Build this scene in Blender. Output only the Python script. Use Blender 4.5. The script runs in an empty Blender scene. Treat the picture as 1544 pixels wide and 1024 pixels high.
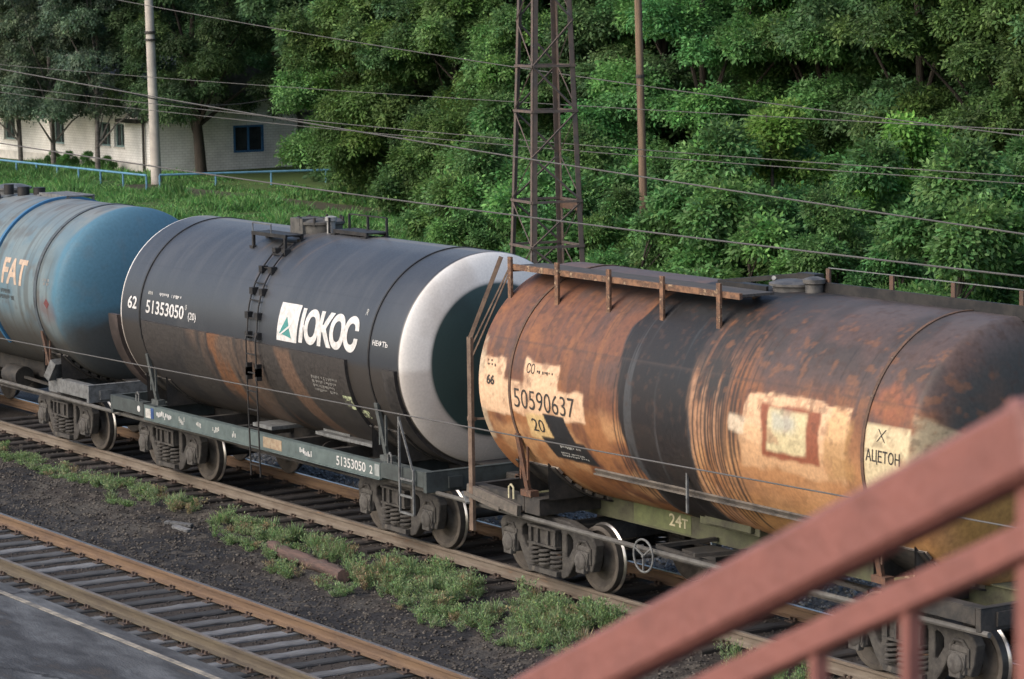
import bpy, bmesh, math, random
import numpy as np
from mathutils import Matrix, Vector
R = math.radians
S = bpy.context.scene
COL = S.collection
random.seed(7)

# ------------------------------------------------------------------ camera, world, sun
FPX, CX, CY, CZ, YAW, PITCH, ROLL = 4521.57, 42.878, -24.172, 8.459, -0.99716, 0.11818, -0.01345
def cam_axes():
    f = Vector((math.sin(YAW) * math.cos(PITCH), math.cos(YAW) * math.cos(PITCH), -math.sin(PITCH)))
    r = Vector((math.cos(YAW), -math.sin(YAW), 0))
    u = r.cross(f)
    c, s = math.cos(ROLL), math.sin(ROLL)
    return c * r + s * u, -s * r + c * u, f
CR, CU, CF = cam_axes()
cam = bpy.data.cameras.new("camera")
camo = bpy.data.objects.new("camera", cam)
COL.objects.link(camo)
M = Matrix(((CR.x, CU.x, -CF.x, CX), (CR.y, CU.y, -CF.y, CY), (CR.z, CU.z, -CF.z, CZ), (0, 0, 0, 1)))
camo.matrix_world = M
cam.sensor_width = 36
cam.lens = 36 * FPX / 1544
cam.clip_start = 0.1
cam.clip_end = 6000
cam.dof.use_dof = True
cam.dof.focus_distance = 47
cam.dof.aperture_fstop = 5.8
S.camera = camo

SUN_EL, SUN_AZ = 36.0, 184.0          # azimuth measured from +Y clockwise
W = bpy.data.worlds.new("World")
S.world = W
W.use_nodes = True
wn = W.node_tree
bg = wn.nodes["Background"]
sky = wn.nodes.new("ShaderNodeTexSky")
sky.sky_type = 'NISHITA'
sky.sun_disc = False
sky.sun_elevation = R(SUN_EL)
sky.sun_rotation = R(SUN_AZ)
sky.air_density = 1.0
sky.dust_density = 3.0
wn.links.new(sky.outputs[0], bg.inputs[0])
bg.inputs[1].default_value = 0.15
sl = bpy.data.lights.new("sun", 'SUN')
sl.energy = 1.15
sl.angle = R(42)
sl.color = (1, 0.93, 0.84)
so = bpy.data.objects.new("sun", sl)
COL.objects.link(so)
sd = Vector((math.sin(R(SUN_AZ)) * math.cos(R(SUN_EL)), math.cos(R(SUN_AZ)) * math.cos(R(SUN_EL)), math.sin(R(SUN_EL))))
so.rotation_euler = sd.to_track_quat('Z', 'Y').to_euler()
so.location = (0, -30, 40)
S.view_settings.view_transform = 'Standard'
S.view_settings.look = 'None'
S.view_settings.exposure = 0.7
S.view_settings.gamma = 1

# ------------------------------------------------------------------ noise in numpy
def _hash(ix, iy, iz, seed):
    h = (ix.astype(np.int64) * 374761393 + iy.astype(np.int64) * 668265263 + iz.astype(np.int64) * 2147483647 + seed * 974711) & 0xffffffff
    h = ((h ^ (h >> 13)) * 1274126177) & 0xffffffff
    h = ((h ^ (h >> 16)) * 2246822519) & 0xffffffff
    return ((h ^ (h >> 15)) & 0xffffff) / float(0xffffff)
def vnoise(x, y, z, seed=0):
    x, y, z = np.broadcast_arrays(x, y, z)
    xi, yi, zi = np.floor(x), np.floor(y), np.floor(z)
    fx, fy, fz = x - xi, y - yi, z - zi
    fx, fy, fz = fx * fx * (3 - 2 * fx), fy * fy * (3 - 2 * fy), fz * fz * (3 - 2 * fz)
    xi, yi, zi = xi.astype(np.int64), yi.astype(np.int64), zi.astype(np.int64)
    o = 0
    for a in (0, 1):
        for b in (0, 1):
            for c in (0, 1):
                o = o + _hash(xi + a, yi + b, zi + c, seed) * (fx if a else 1 - fx) * (fy if b else 1 - fy) * (fz if c else 1 - fz)
    return o
def fbm(x, y, z, seed=0, octv=4):
    s, a, n = 0, 0.5, 0
    for k in range(octv):
        s = s + a * vnoise(x * 2 ** k, y * 2 ** k, z * 2 ** k, seed + k * 17)
        n += a
        a *= 0.5
    return s / n
def sstep(a, b, x):
    t = np.clip((x - a) / (b - a), 0, 1)
    return t * t * (3 - 2 * t)
def mixc(c, col, m):
    return c + (np.array(col) - c) * np.clip(m, 0, 1)[..., None]

# ------------------------------------------------------------------ materials
def newmat(name):
    m = bpy.data.materials.new(name)
    m.use_nodes = True
    nt = m.node_tree
    return m, nt, nt.nodes["Principled BSDF"]
def node(nt, t, **kw):
    n = nt.nodes.new(t)
    for k, v in kw.items():
        setattr(n, k, v)
    return n
MATS = {}
def mat(name, c1, c2=None, scale=6.0, rough=0.7, metal=0.0, c3=None, bump=0.0, detail=6, lo=0.4, hi=0.62, spec=0.4, stretch=None, bscale=None):
    """two or three pigments blotched by noise, with bump"""
    if name in MATS:
        return MATS[name]
    m, nt, b = newmat(name)
    b.inputs['Roughness'].default_value = rough
    b.inputs['Metallic'].default_value = metal
    b.inputs['Specular IOR Level'].default_value = spec
    c2 = c2 or tuple(min(1, v * 0.7) for v in c1)
    tc = node(nt, "ShaderNodeTexCoord")
    src = tc.outputs['Object']
    if stretch:
        mp = node(nt, "ShaderNodeMapping")
        mp.inputs['Scale'].default_value = stretch
        nt.links.new(src, mp.inputs[0])
        src = mp.outputs[0]
    n = node(nt, "ShaderNodeTexNoise")
    n.inputs['Scale'].default_value = scale
    n.inputs['Detail'].default_value = detail
    n.inputs['Roughness'].default_value = 0.65
    nt.links.new(src, n.inputs['Vector'])
    r = node(nt, "ShaderNodeValToRGB")
    r.color_ramp.elements[0].position = lo
    r.color_ramp.elements[0].color = (*c1, 1)
    r.color_ramp.elements[1].position = hi
    r.color_ramp.elements[1].color = (*c2, 1)
    if c3:
        e = r.color_ramp.elements.new(min(0.95, hi + 0.1))
        e.color = (*c3, 1)
    nt.links.new(n.outputs[0], r.inputs[0])
    nt.links.new(r.outputs[0], b.inputs['Base Color'])
    if bump:
        n2 = node(nt, "ShaderNodeTexNoise")
        n2.inputs['Scale'].default_value = bscale or scale * 5
        n2.inputs['Detail'].default_value = 4
        nt.links.new(src, n2.inputs['Vector'])
        bp = node(nt, "ShaderNodeBump")
        bp.inputs['Strength'].default_value = bump
        bp.inputs['Distance'].default_value = 0.02
        nt.links.new(n2.outputs[0], bp.inputs['Height'])
        nt.links.new(bp.outputs[0], b.inputs['Normal'])
    MATS[name] = m
    return m
def attr_mat(name, rough=0.6, spec=0.35, nscale=25, namt=0.25, bump=0.15, roughvar=0.15):
    """pigment from a colour attribute computed in numpy, broken up by fine noise"""
    if name in MATS:
        return MATS[name]
    m, nt, b = newmat(name)
    b.inputs['Specular IOR Level'].default_value = spec
    a = node(nt, "ShaderNodeAttribute", attribute_name="col")
    tc = node(nt, "ShaderNodeTexCoord")
    n = node(nt, "ShaderNodeTexNoise")
    n.inputs['Scale'].default_value = nscale
    n.inputs['Detail'].default_value = 5
    nt.links.new(tc.outputs['Object'], n.inputs['Vector'])
    mr = node(nt, "ShaderNodeMapRange")
    mr.inputs['From Min'].default_value = 0.3
    mr.inputs['From Max'].default_value = 0.7
    mr.inputs['To Min'].default_value = 1 - namt
    mr.inputs['To Max'].default_value = 1 + namt
    nt.links.new(n.outputs[0], mr.inputs[0])
    mx = node(nt, "ShaderNodeMix", data_type='RGBA', blend_type='MULTIPLY')
    mx.inputs[0].default_value = 1
    nt.links.new(a.outputs['Color'], mx.inputs[6])
    nt.links.new(mr.outputs[0], mx.inputs[7])
    nt.links.new(mx.outputs[2], b.inputs['Base Color'])
    mr2 = node(nt, "ShaderNodeMapRange")
    mr2.inputs['To Min'].default_value = rough - roughvar
    mr2.inputs['To Max'].default_value = rough + roughvar
    nt.links.new(n.outputs[0], mr2.inputs[0])
    nt.links.new(mr2.outputs[0], b.inputs['Roughness'])
    n2 = node(nt, "ShaderNodeTexNoise")
    n2.inputs['Scale'].default_value = 2.2
    n2.inputs['Detail'].default_value = 6
    nt.links.new(tc.outputs['Object'], n2.inputs['Vector'])
    bp = node(nt, "ShaderNodeBump")
    bp.inputs['Strength'].default_value = bump
    bp.inputs['Distance'].default_value = 0.05
    nt.links.new(n2.outputs[0], bp.inputs['Height'])
    nt.links.new(bp.outputs[0], b.inputs['Normal'])
    MATS[name] = m
    return m
def leaf_mat(name, var=0.25):
    m, nt, b = newmat(name)
    out = nt.nodes["Material Output"]
    a = node(nt, "ShaderNodeAttribute", attribute_name="col")
    oi = node(nt, "ShaderNodeObjectInfo")
    hs = node(nt, "ShaderNodeHueSaturation")
    mr = node(nt, "ShaderNodeMapRange")
    mr.inputs['To Min'].default_value = 1.45 * (1 - var)
    mr.inputs['To Max'].default_value = 1.45 * (1 + var)
    nt.links.new(oi.outputs['Random'], mr.inputs[0])
    nt.links.new(mr.outputs[0], hs.inputs['Value'])
    mr2 = node(nt, "ShaderNodeMapRange")
    mr2.inputs['To Min'].default_value = 0.487
    mr2.inputs['To Max'].default_value = 0.525
    nt.links.new(oi.outputs['Random'], mr2.inputs[0])
    nt.links.new(mr2.outputs[0], hs.inputs['Hue'])
    nt.links.new(a.outputs['Color'], hs.inputs['Color'])
    nt.links.new(hs.outputs[0], b.inputs['Base Color'])
    b.inputs['Roughness'].default_value = 0.6
    b.inputs['Specular IOR Level'].default_value = 0.2
    t = node(nt, "ShaderNodeBsdfTranslucent")
    nt.links.new(hs.outputs[0], t.inputs['Color'])
    mx = node(nt, "ShaderNodeMixShader")
    mx.inputs[0].default_value = 0.34
    nt.links.new(b.outputs[0], mx.inputs[1])
    nt.links.new(t.outputs[0], mx.inputs[2])
    nt.links.new(mx.outputs[0], out.inputs[0])
    return m

# ------------------------------------------------------------------ object helpers
def tag(o, label=None, cat=None, group=None, kind=None):
    if label: o['label'] = label
    if cat: o['category'] = cat
    if group: o['group'] = group
    if kind: o['kind'] = kind
    return o
def thing(name, label, cat, loc=(0, 0, 0), rz=0, group=None):
    o = bpy.data.objects.new(name, None)
    o.empty_display_size = 0.2
    COL.objects.link(o)
    o.location = loc
    o.rotation_euler = (0, 0, rz)
    return tag(o, label, cat, group)
def link(name, me, parent=None):
    o = bpy.data.objects.new(name, me)
    COL.objects.link(o)
    if parent: o.parent = parent
    return o
def copy_tree(o, parent=None):
    c = o.copy()
    COL.objects.link(c)
    c.parent = parent
    for ch in list(o.children):
        copy_tree(ch, c)
    return c
def build_loose(mb, name, mats, parent=None, smooth=False, bevel=0.0):
    """one object per connected piece"""
    par = list(range(len(mb.v)))
    def fd(i):
        while par[i] != i:
            par[i] = par[par[i]]
            i = par[i]
        return i
    for f in mb.f:
        for k in f[1:]:
            par[fd(k)] = fd(f[0])
    gr = {}
    for f, m in zip(mb.f, mb.mi):
        gr.setdefault(fd(f[0]), []).append((f, m))
    out = []
    for fs in gr.values():
        q = MB()
        ids = sorted({i for f, _ in fs for i in f})
        mp = {i: k for k, i in enumerate(ids)}
        q.v = [mb.v[i] for i in ids]
        q.f = [tuple(mp[i] for i in f) for f, _ in fs]
        q.mi = [m for _, m in fs]
        out.append(q.build(name, mats, parent, smooth, bevel))
    return out
class MB:
    """collects simple shapes into one mesh"""
    def __init__(s):
        s.v, s.f, s.mi = [], [], []
        s.cur = 0
    def add(s, vs, fs):
        o = len(s.v)
        s.v += [tuple(v) for v in vs]
        s.f += [tuple(i + o for i in f) for f in fs]
        s.mi += [s.cur] * len(fs)
        return s
    def box(s, x0, x1, y0, y1, z0, z1):
        return s.add([(x0, y0, z0), (x1, y0, z0), (x1, y1, z0), (x0, y1, z0), (x0, y0, z1), (x1, y0, z1), (x1, y1, z1), (x0, y1, z1)],
                     [(0, 3, 2, 1), (4, 5, 6, 7), (0, 1, 5, 4), (1, 2, 6, 5), (2, 3, 7, 6), (3, 0, 4, 7)])
    def bar(s, a, b, w, h=None, up=(0, 0, 1)):
        """square bar from a to b"""
        a, b = Vector(a), Vector(b)
        h = h or w
        d = (b - a).normalized()
        u = Vector(up)
        if abs(d.dot(u)) > 0.98: u = Vector((1, 0, 0))
        r = d.cross(u).normalized()
        u = r.cross(d)
        vs = []
        for p in (a, b):
            for sx, sy in ((-1, -1), (1, -1), (1, 1), (-1, 1)):
                vs.append(p + r * sx * w / 2 + u * sy * h / 2)
        return s.add(vs, [(0, 1, 2, 3), (7, 6, 5, 4), (0, 4, 5, 1), (1, 5, 6, 2), (2, 6, 7, 3), (3, 7, 4, 0)])
    def tube(s, pts, r, n=8, r2=None, cap=True):
        pts = [Vector(p) for p in pts]
        rings = []
        L = len(pts)
        pu = None
        for i, p in enumerate(pts):
            d = (pts[min(i + 1, L - 1)] - pts[max(i - 1, 0)]).normalized()
            if pu is None:
                u = Vector((0, 0, 1)) if abs(d.z) < 0.9 else Vector((1, 0, 0))
            else:
                u = pu
            a = d.cross(u).normalized()
            u = a.cross(d)
            pu = u
            rr = (r + (r2 - r) * i / (L - 1)) if r2 is not None else (r[i] if isinstance(r, (list, tuple)) else r)
            rings.append([p + (a * math.cos(2 * math.pi * k / n) + u * math.sin(2 * math.pi * k / n)) * rr for k in range(n)])
        vs = [v for q in rings for v in q]
        fs = [(i * n + k, i * n + (k + 1) % n, (i + 1) * n + (k + 1) % n, (i + 1) * n + k) for i in range(L - 1) for k in range(n)]
        if cap:
            fs += [tuple(range(n - 1, -1, -1)), tuple((L - 1) * n + k for k in range(n))]
        return s.add(vs, fs)
    def cyl(s, a, b, r, n=20):
        return s.tube([a, b], r, n)
    def lathe_y(s, prof, c=(0, 0, 0), n=40):
        """prof: list of (y, r) about the Y axis through c"""
        vs = []
        for y, r in prof:
            for k in range(n):
                t = 2 * math.pi * k / n
                vs.append((c[0] + r * math.cos(t), c[1] + y, c[2] + r * math.sin(t)))
        fs = [(i * n + k, i * n + (k + 1) % n, (i + 1) * n + (k + 1) % n, (i + 1) * n + k) for i in range(len(prof) - 1) for k in range(n)]
        fs += [tuple(range(n)), tuple((len(prof) - 1) * n + k for k in range(n - 1, -1, -1))]
        return s.add(vs, fs)
    def lathe_z(s, prof, c=(0, 0, 0), n=24):
        vs = []
        for z, r in prof:
            for k in range(n):
                t = 2 * math.pi * k / n
                vs.append((c[0] + r * math.cos(t), c[1] + r * math.sin(t), c[2] + z))
        fs = [(i * n + k, i * n + (k + 1) % n, (i + 1) * n + (k + 1) % n, (i + 1) * n + k) for i in range(len(prof) - 1) for k in range(n)]
        fs += [tuple(range(n - 1, -1, -1)), tuple((len(prof) - 1) * n + k for k in range(n))]
        return s.add(vs, fs)
    def arc_band(s, x0, x1, t0, t1, r0, r1, zc, n=48):
        """band of a shell about the X axis between angles (degrees; 0 faces -Y, 90 up)"""
        vs = []
        for i in range(n + 1):
            t = R(t0 + (t1 - t0) * i / n)
            for x, r in ((x0, r0), (x1, r0), (x1, r1), (x0, r1)):
                vs.append((x, -r * math.cos(t), zc + r * math.sin(t)))
        fs = []
        for i in range(n):
            a, b = i * 4, i * 4 + 4
            fs += [(a + k, a + (k + 1) % 4, b + (k + 1) % 4, b + k) for k in range(4)]
        fs += [(3, 2, 1, 0), (n * 4, n * 4 + 1, n * 4 + 2, n * 4 + 3)]
        return s.add(vs, fs)
    def mesh(s, name, mats, smooth=False, bevel=0.0):
        me = bpy.data.meshes.new(name)
        me.from_pydata(s.v, [], s.f)
        for m in (mats if isinstance(mats, (list, tuple)) else [mats]):
            me.materials.append(m)
        bm = bmesh.new()
        bm.from_mesh(me)
        for f, i in zip(bm.faces, s.mi):
            f.material_index = i
        bmesh.ops.recalc_face_normals(bm, faces=bm.faces)
        if bevel:
            es = [e for e in bm.edges if len(e.link_faces) == 2 and e.calc_face_angle(0) > 0.6]
            bmesh.ops.bevel(bm, geom=es, offset=bevel, segments=1, affect='EDGES', clamp_overlap=True)
        bm.to_mesh(me)
        bm.free()
        if smooth:
            for p in me.polygons: p.use_smooth = True
            me.set_sharp_from_angle(angle=R(40))
        me.update()
        return me
    def build(s, name, mats, parent=None, smooth=False, bevel=0.0):
        return link(name, s.mesh(name, mats, smooth, bevel), parent)
def fast_mesh(name, verts, quads, m, cols=None, smooth=False):
    """verts (n,3), faces (m,k) arrays -> mesh, optional per-vertex colours"""
    me = bpy.data.meshes.new(name)
    verts = np.asarray(verts, np.float32)
    quads = np.asarray(quads, np.int32)
    nf, k = quads.shape
    me.vertices.add(len(verts))
    me.vertices.foreach_set("co", verts.ravel())
    me.loops.add(nf * k)
    me.loops.foreach_set("vertex_index", quads.ravel())
    me.polygons.add(nf)
    me.polygons.foreach_set("loop_start", np.arange(0, nf * k, k, dtype=np.int32))
    if smooth:
        me.polygons.foreach_set("use_smooth", np.ones(nf, bool))
    if cols is not None:
        ca = me.color_attributes.new("col", 'FLOAT_COLOR', 'POINT')
        c4 = np.ones((len(verts), 4), np.float32)
        c4[:, :3] = cols
        ca.data.foreach_set("color", c4.ravel())
    me.materials.append(m)
    me.update(calc_edges=True)
    return me
def text_mesh2d(txt, bold=0.0, spacing=1.0):
    cu = bpy.data.curves.new("t", 'FONT')
    cu.body = txt
    cu.size = 1
    cu.offset = bold
    cu.space_character = spacing
    cu.resolution_u = 4
    ob = bpy.data.objects.new("t", cu)
    COL.objects.link(ob)
    dg = bpy.context.evaluated_depsgraph_get()
    me = bpy.data.meshes.new_from_object(ob.evaluated_get(dg))
    bpy.data.objects.remove(ob)
    return me
def text_on_tank(txt, x0, x1, s0, s1, mt, parent, Rr, zc, bold=0.0, name="lettering", spacing=1.0, lift=0.006):
    """lettering wrapped on the barrel: x0..x1 along it, s0..s1 degrees up it"""
    me = text_mesh2d(txt, bold, spacing)
    bm = bmesh.new()
    bm.from_mesh(me)
    xs = [v.co.x for v in bm.verts]; ys = [v.co.y for v in bm.verts]
    ax, bx, ay, by = min(xs), max(xs), min(ys), max(ys)
    n = max(2, int((s1 - s0) / 1.2))
    for i in range(1, n):
        y = ay + (by - ay) * i / n
        bmesh.ops.bisect_plane(bm, geom=list(bm.verts) + list(bm.edges) + list(bm.faces), plane_co=(0, y, 0), plane_no=(0, 1, 0))
    for v in bm.verts:
        t = R(s0 + (s1 - s0) * (v.co.y - ay) / (by - ay))
        x = x0 + (x1 - x0) * (v.co.x - ax) / (bx - ax)
        r = Rr + lift
        v.co = (x, -r * math.cos(t), zc + r * math.sin(t))
    bm.to_mesh(me)
    bm.free()
    me.name = name
    me.materials.clear()
    me.materials.append(mt)
    return link(name, me, parent)
def text_flat(txt, x0, x1, z0, z1, y, mt, parent, bold=0.0, name="lettering", spacing=1.0):
    """lettering on a face that looks to -Y"""
    me = text_mesh2d(txt, bold, spacing)
    xs = [v.co.x for v in me.vertices]; ys = [v.co.y for v in me.vertices]
    ax, bx, ay, by = min(xs), max(xs), min(ys), max(ys)
    for v in me.vertices:
        v.co = (x0 + (x1 - x0) * (v.co.x - ax) / (bx - ax), y, z0 + (z1 - z0) * (v.co.y - ay) / (by - ay))
    me.name = name
    me.materials.clear()
    me.materials.append(mt)
    return link(name, me, parent)
def scribble_on_tank(x0, x1, s0, s1, mt, parent, Rr, zc, rows=1, name="small_stencil_marks", seed=1, lift=0.006):
    """unreadable small stencilling: rows of short strokes"""
    rnd = random.Random(seed)
    mb = MB()
    r = Rr + lift
    hh = (s1 - s0) / rows
    P = lambda x, s: (x, -r * math.cos(R(s)), zc + r * math.sin(R(s)))
    for k in range(rows):
        b, t = s0 + hh * k + hh * 0.15, s0 + hh * (k + 1) - hh * 0.15
        x = x0
        xe = x1 - rnd.random() * (x1 - x0) * (0.3 if rows > 1 else 0.02)
        while x < xe:
            w = rnd.uniform(0.012, 0.03)
            if rnd.random() < 0.86:
                a, c = (b, t) if rnd.random() < 0.6 else ((b + t) / 2 - hh * 0.1, t)
                mb.add([P(x, a), P(x + w, a), P(x + w, c), P(x, c)], [(0, 1, 2, 3)])
            x += w + rnd.uniform(0.01, 0.025)
    return mb.build(name, mt, parent)

# shared paints
DARK = mat("grimy_black_steel", (0.028, 0.027, 0.026), (0.055, 0.048, 0.042), 5, 0.75, bump=0.3)
DARKER = mat("oily_black_steel", (0.012, 0.012, 0.013), (0.03, 0.027, 0.025), 6, 0.6)
BOGIE = mat("dusty_cast_steel", (0.07, 0.064, 0.057), (0.035, 0.032, 0.03), 7, 0.85, c3=(0.10, 0.088, 0.074), bump=0.4)
BOXM = mat("dusty_axle_box_steel", (0.10, 0.093, 0.085), (0.055, 0.05, 0.046), 9, 0.85, bump=0.4)
WHEELM = mat("dusty_wheel_steel", (0.092, 0.079, 0.066), (0.06, 0.051, 0.043), 6, 0.8, bump=0.2)
TREAD = mat("wheel_tread_steel", (0.045, 0.043, 0.042), (0.07, 0.066, 0.06), 8, 0.45, 0.5)
FLANGE = mat("bright_flange_steel", (0.5, 0.48, 0.45), (0.36, 0.34, 0.32), 12, 0.3, 0.9)
GREYST = mat("worn_grey_steel", (0.16, 0.165, 0.165), (0.09, 0.09, 0.088), 9, 0.7, bump=0.2)
GREEN = mat("grey_green_beam_paint", (0.105, 0.135, 0.13), (0.075, 0.098, 0.096), 4, 0.7, c3=(0.06, 0.07, 0.066), bump=0.15)
OLIVE = mat("olive_sill_paint", (0.11, 0.115, 0.065), (0.07, 0.068, 0.045), 3, 0.75, c3=(0.045, 0.04, 0.03), bump=0.2)
RUSTY = mat("rusty_orange_steel", (0.15, 0.075, 0.045), (0.08, 0.048, 0.036), 9, 0.85, c3=(0.25, 0.15, 0.09), bump=0.3)
RUSTD = mat("rusty_brown_steel", (0.13, 0.075, 0.05), (0.075, 0.05, 0.04), 8, 0.85, c3=(0.2, 0.15, 0.11), bump=0.3)
WHITE = mat("white_stencil_paint", (0.62, 0.605, 0.59), (0.46, 0.45, 0.43), 12, 0.6)
WDULL = mat("faded_white_stencil", (0.5, 0.49, 0.46), (0.3, 0.3, 0.28), 20, 0.7)
BLACKP = mat("black_stencil_paint", (0.03, 0.028, 0.026), (0.06, 0.05, 0.042), 15, 0.7)
PEACH = mat("faded_cream_lettering", (0.52, 0.38, 0.28), (0.36, 0.28, 0.22), 8, 0.7)
TEAL = mat("teal_emblem_paint", (0.06, 0.24, 0.22), (0.05, 0.2, 0.19), 8, 0.6)

# ------------------------------------------------------------------ tank barrels
TR, TZ = 1.62, 2.83
def tank_mesh(name, xa, xb, depth, paint, m, step=0.025):
    """surface of revolution along X, ellipsoidal heads, pigment from paint(x, theta, r, p)"""
    nh = 44
    prof = []
    for i in range(nh):
        a = math.pi / 2 * (i / nh)
        prof.append((xa - depth * math.cos(a), max(0.01, TR * math.sin(a))))
    nx = int((xb - xa) / step)
    for i in range(nx + 1):
        prof.append((xa + (xb - xa) * i / nx, TR))
    for i in range(nh - 1, -1, -1):
        a = math.pi / 2 * (i / nh)
        prof.append((xb + depth * math.cos(a), max(0.01, TR * math.sin(a))))
    prof = np.array(prof)
    nt = 400
    th = np.arange(nt) / nt * 360 - 180
    X = np.repeat(prof[:, 0:1], nt, 1)
    Rr = np.repeat(prof[:, 1:2], nt, 1)
    T = np.repeat(th[None], len(prof), 0)
    V = np.stack([X, -Rr * np.cos(np.radians(T)), TZ + Rr * np.sin(np.radians(T))], -1)
    cols = paint(X, T, Rr)
    i = np.arange(len(prof) - 1)[:, None]
    k = np.arange(nt)[None]
    a = i * nt + k
    b = i * nt + (k + 1) % nt
    q = np.stack([a, b, b + nt, a + nt], -1).reshape(-1, 4)
    return fast_mesh(name, V.reshape(-1, 3), q, m, cols.reshape(-1, 3), True)
def npos(X, T, Rr):
    return X, -Rr * np.cos(np.radians(T)), Rr * np.sin(np.radians(T))
def blank(X, c):
    return np.ones(X.shape + (3,)) * np.array(c)
ERODE = {}
def rect(X, T, x0, x1, t0, t1, e=0.04, wob=0.0, seed=3, et=None):
    """soft worn rectangle in barrel coordinates"""
    et = et if et is not None else e * 35
    if wob:
        w = (fbm(X * 3, T * 0.09, X * 0, seed) - 0.5) * wob
        X = X + w
        T = T + (fbm(X * 3, T * 0.09, X * 0, seed + 9) - 0.5) * wob * 35
    return sstep(x0 - e, x0 + e, X) * (1 - sstep(x1 - e, x1 + e, X)) * sstep(t0 - et, t0 + et, T) * (1 - sstep(t1 - et, t1 + et, T))

def paint_black(X, T, Rr):
    x, y, z = npos(X, T, Rr)
    n = fbm(x * 1.3, y * 1.3, z * 1.3, 1)
    c = blank(X, (0.034, 0.038, 0.045))
    c = mixc(c, (0.046, 0.049, 0.055), sstep(0.45, 0.7, n))
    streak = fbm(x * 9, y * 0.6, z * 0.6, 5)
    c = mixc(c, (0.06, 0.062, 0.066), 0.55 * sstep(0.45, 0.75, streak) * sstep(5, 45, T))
    # barrel colour turns paler towards the crown, palest in a thin line on top
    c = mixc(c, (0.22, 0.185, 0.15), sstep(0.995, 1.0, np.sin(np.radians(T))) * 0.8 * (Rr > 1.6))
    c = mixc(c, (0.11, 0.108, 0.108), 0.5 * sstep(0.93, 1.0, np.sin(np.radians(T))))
    # drips of crude below the hatch and faint plate seams
    for xa, ta in ((0.25, 20), (-0.62, 48), (0.9, 40), (-0.1, 30)):
        c = mixc(c, (0.10, 0.075, 0.06), 0.6 * np.exp(-((X - xa - 0.05 * np.sin(T * 0.1)) / 0.035) ** 2) * sstep(ta, ta + 12, T) * (1 - sstep(80, 88, T)))
    for xs in (-1.3, 1.45):
        c = mixc(c, (0.024, 0.026, 0.03), 0.55 * np.exp(-((X - xs) / 0.012) ** 2))
    c = mixc(c, (0.024, 0.026, 0.03), 0.5 * np.exp(-((T - 33) / 0.4) ** 2) * (np.abs(X) < 4.6))
    # lower half dirt
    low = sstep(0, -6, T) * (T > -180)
    c = mixc(c, (0.045, 0.039, 0.034), low * 0.9)
    # heads: white ring, dark green middle
    xr = np.abs(X - 0.1)
    head = sstep(4.735, 4.745, xr)
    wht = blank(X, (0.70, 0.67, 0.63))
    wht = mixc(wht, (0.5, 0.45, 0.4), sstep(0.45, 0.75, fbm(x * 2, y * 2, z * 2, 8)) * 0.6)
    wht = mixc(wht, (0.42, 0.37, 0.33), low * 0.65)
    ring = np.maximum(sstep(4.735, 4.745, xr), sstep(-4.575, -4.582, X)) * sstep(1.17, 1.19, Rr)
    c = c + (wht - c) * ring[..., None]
    grn = blank(X, (0.026, 0.05, 0.048))
    grn = mixc(grn, (0.02, 0.034, 0.034), sstep(0.4, 0.7, fbm(x * 1.5, y * 1.5, z * 1.5, 12)))
    inner = head * (1 - sstep(1.17, 1.19, Rr))
    c = c + (grn - c) * inner[..., None]
    # little soot tick on the ring
    return c
def paint_jacket(x, T):
    n = fbm(x * 1.6, T * 0.03, x * 0, 21)
    c = blank(x, (0.04, 0.035, 0.032))
    c = mixc(c, (0.028, 0.026, 0.026), sstep(0.45, 0.65, n))
    # rusty oil run between the ladder and the left end, and a narrow one right of the ladder
    lean = x + T * 0.027
    run = sstep(-2.3, -1.6, lean + 0.5 * (n - 0.5)) * (1 - sstep(0.25, 0.6, x + T * 0.006)) * sstep(-75, -58, T)
    k = fbm(x * 5, T * 0.02, x * 0, 31)
    c = mixc(c, (0.10, 0.068, 0.05), run * sstep(0.2, 0.55, k) * 0.95)
    c = mixc(c, (0.15, 0.068, 0.032), run * sstep(0.55, 0.7, fbm(x * 3.3, T * 0.03, x * 0, 35)) * 0.9)
    run2 = rect(x + T * 0.013, T, 1.02, 1.52, -62, -2, 0.06, 0.12, 4)
    c = mixc(c, (0.125, 0.075, 0.05), run2 * 0.85)
    c = mixc(c, (0.09, 0.075, 0.06), sstep(-50, -75, T) * 0.5)
    return c
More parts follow.
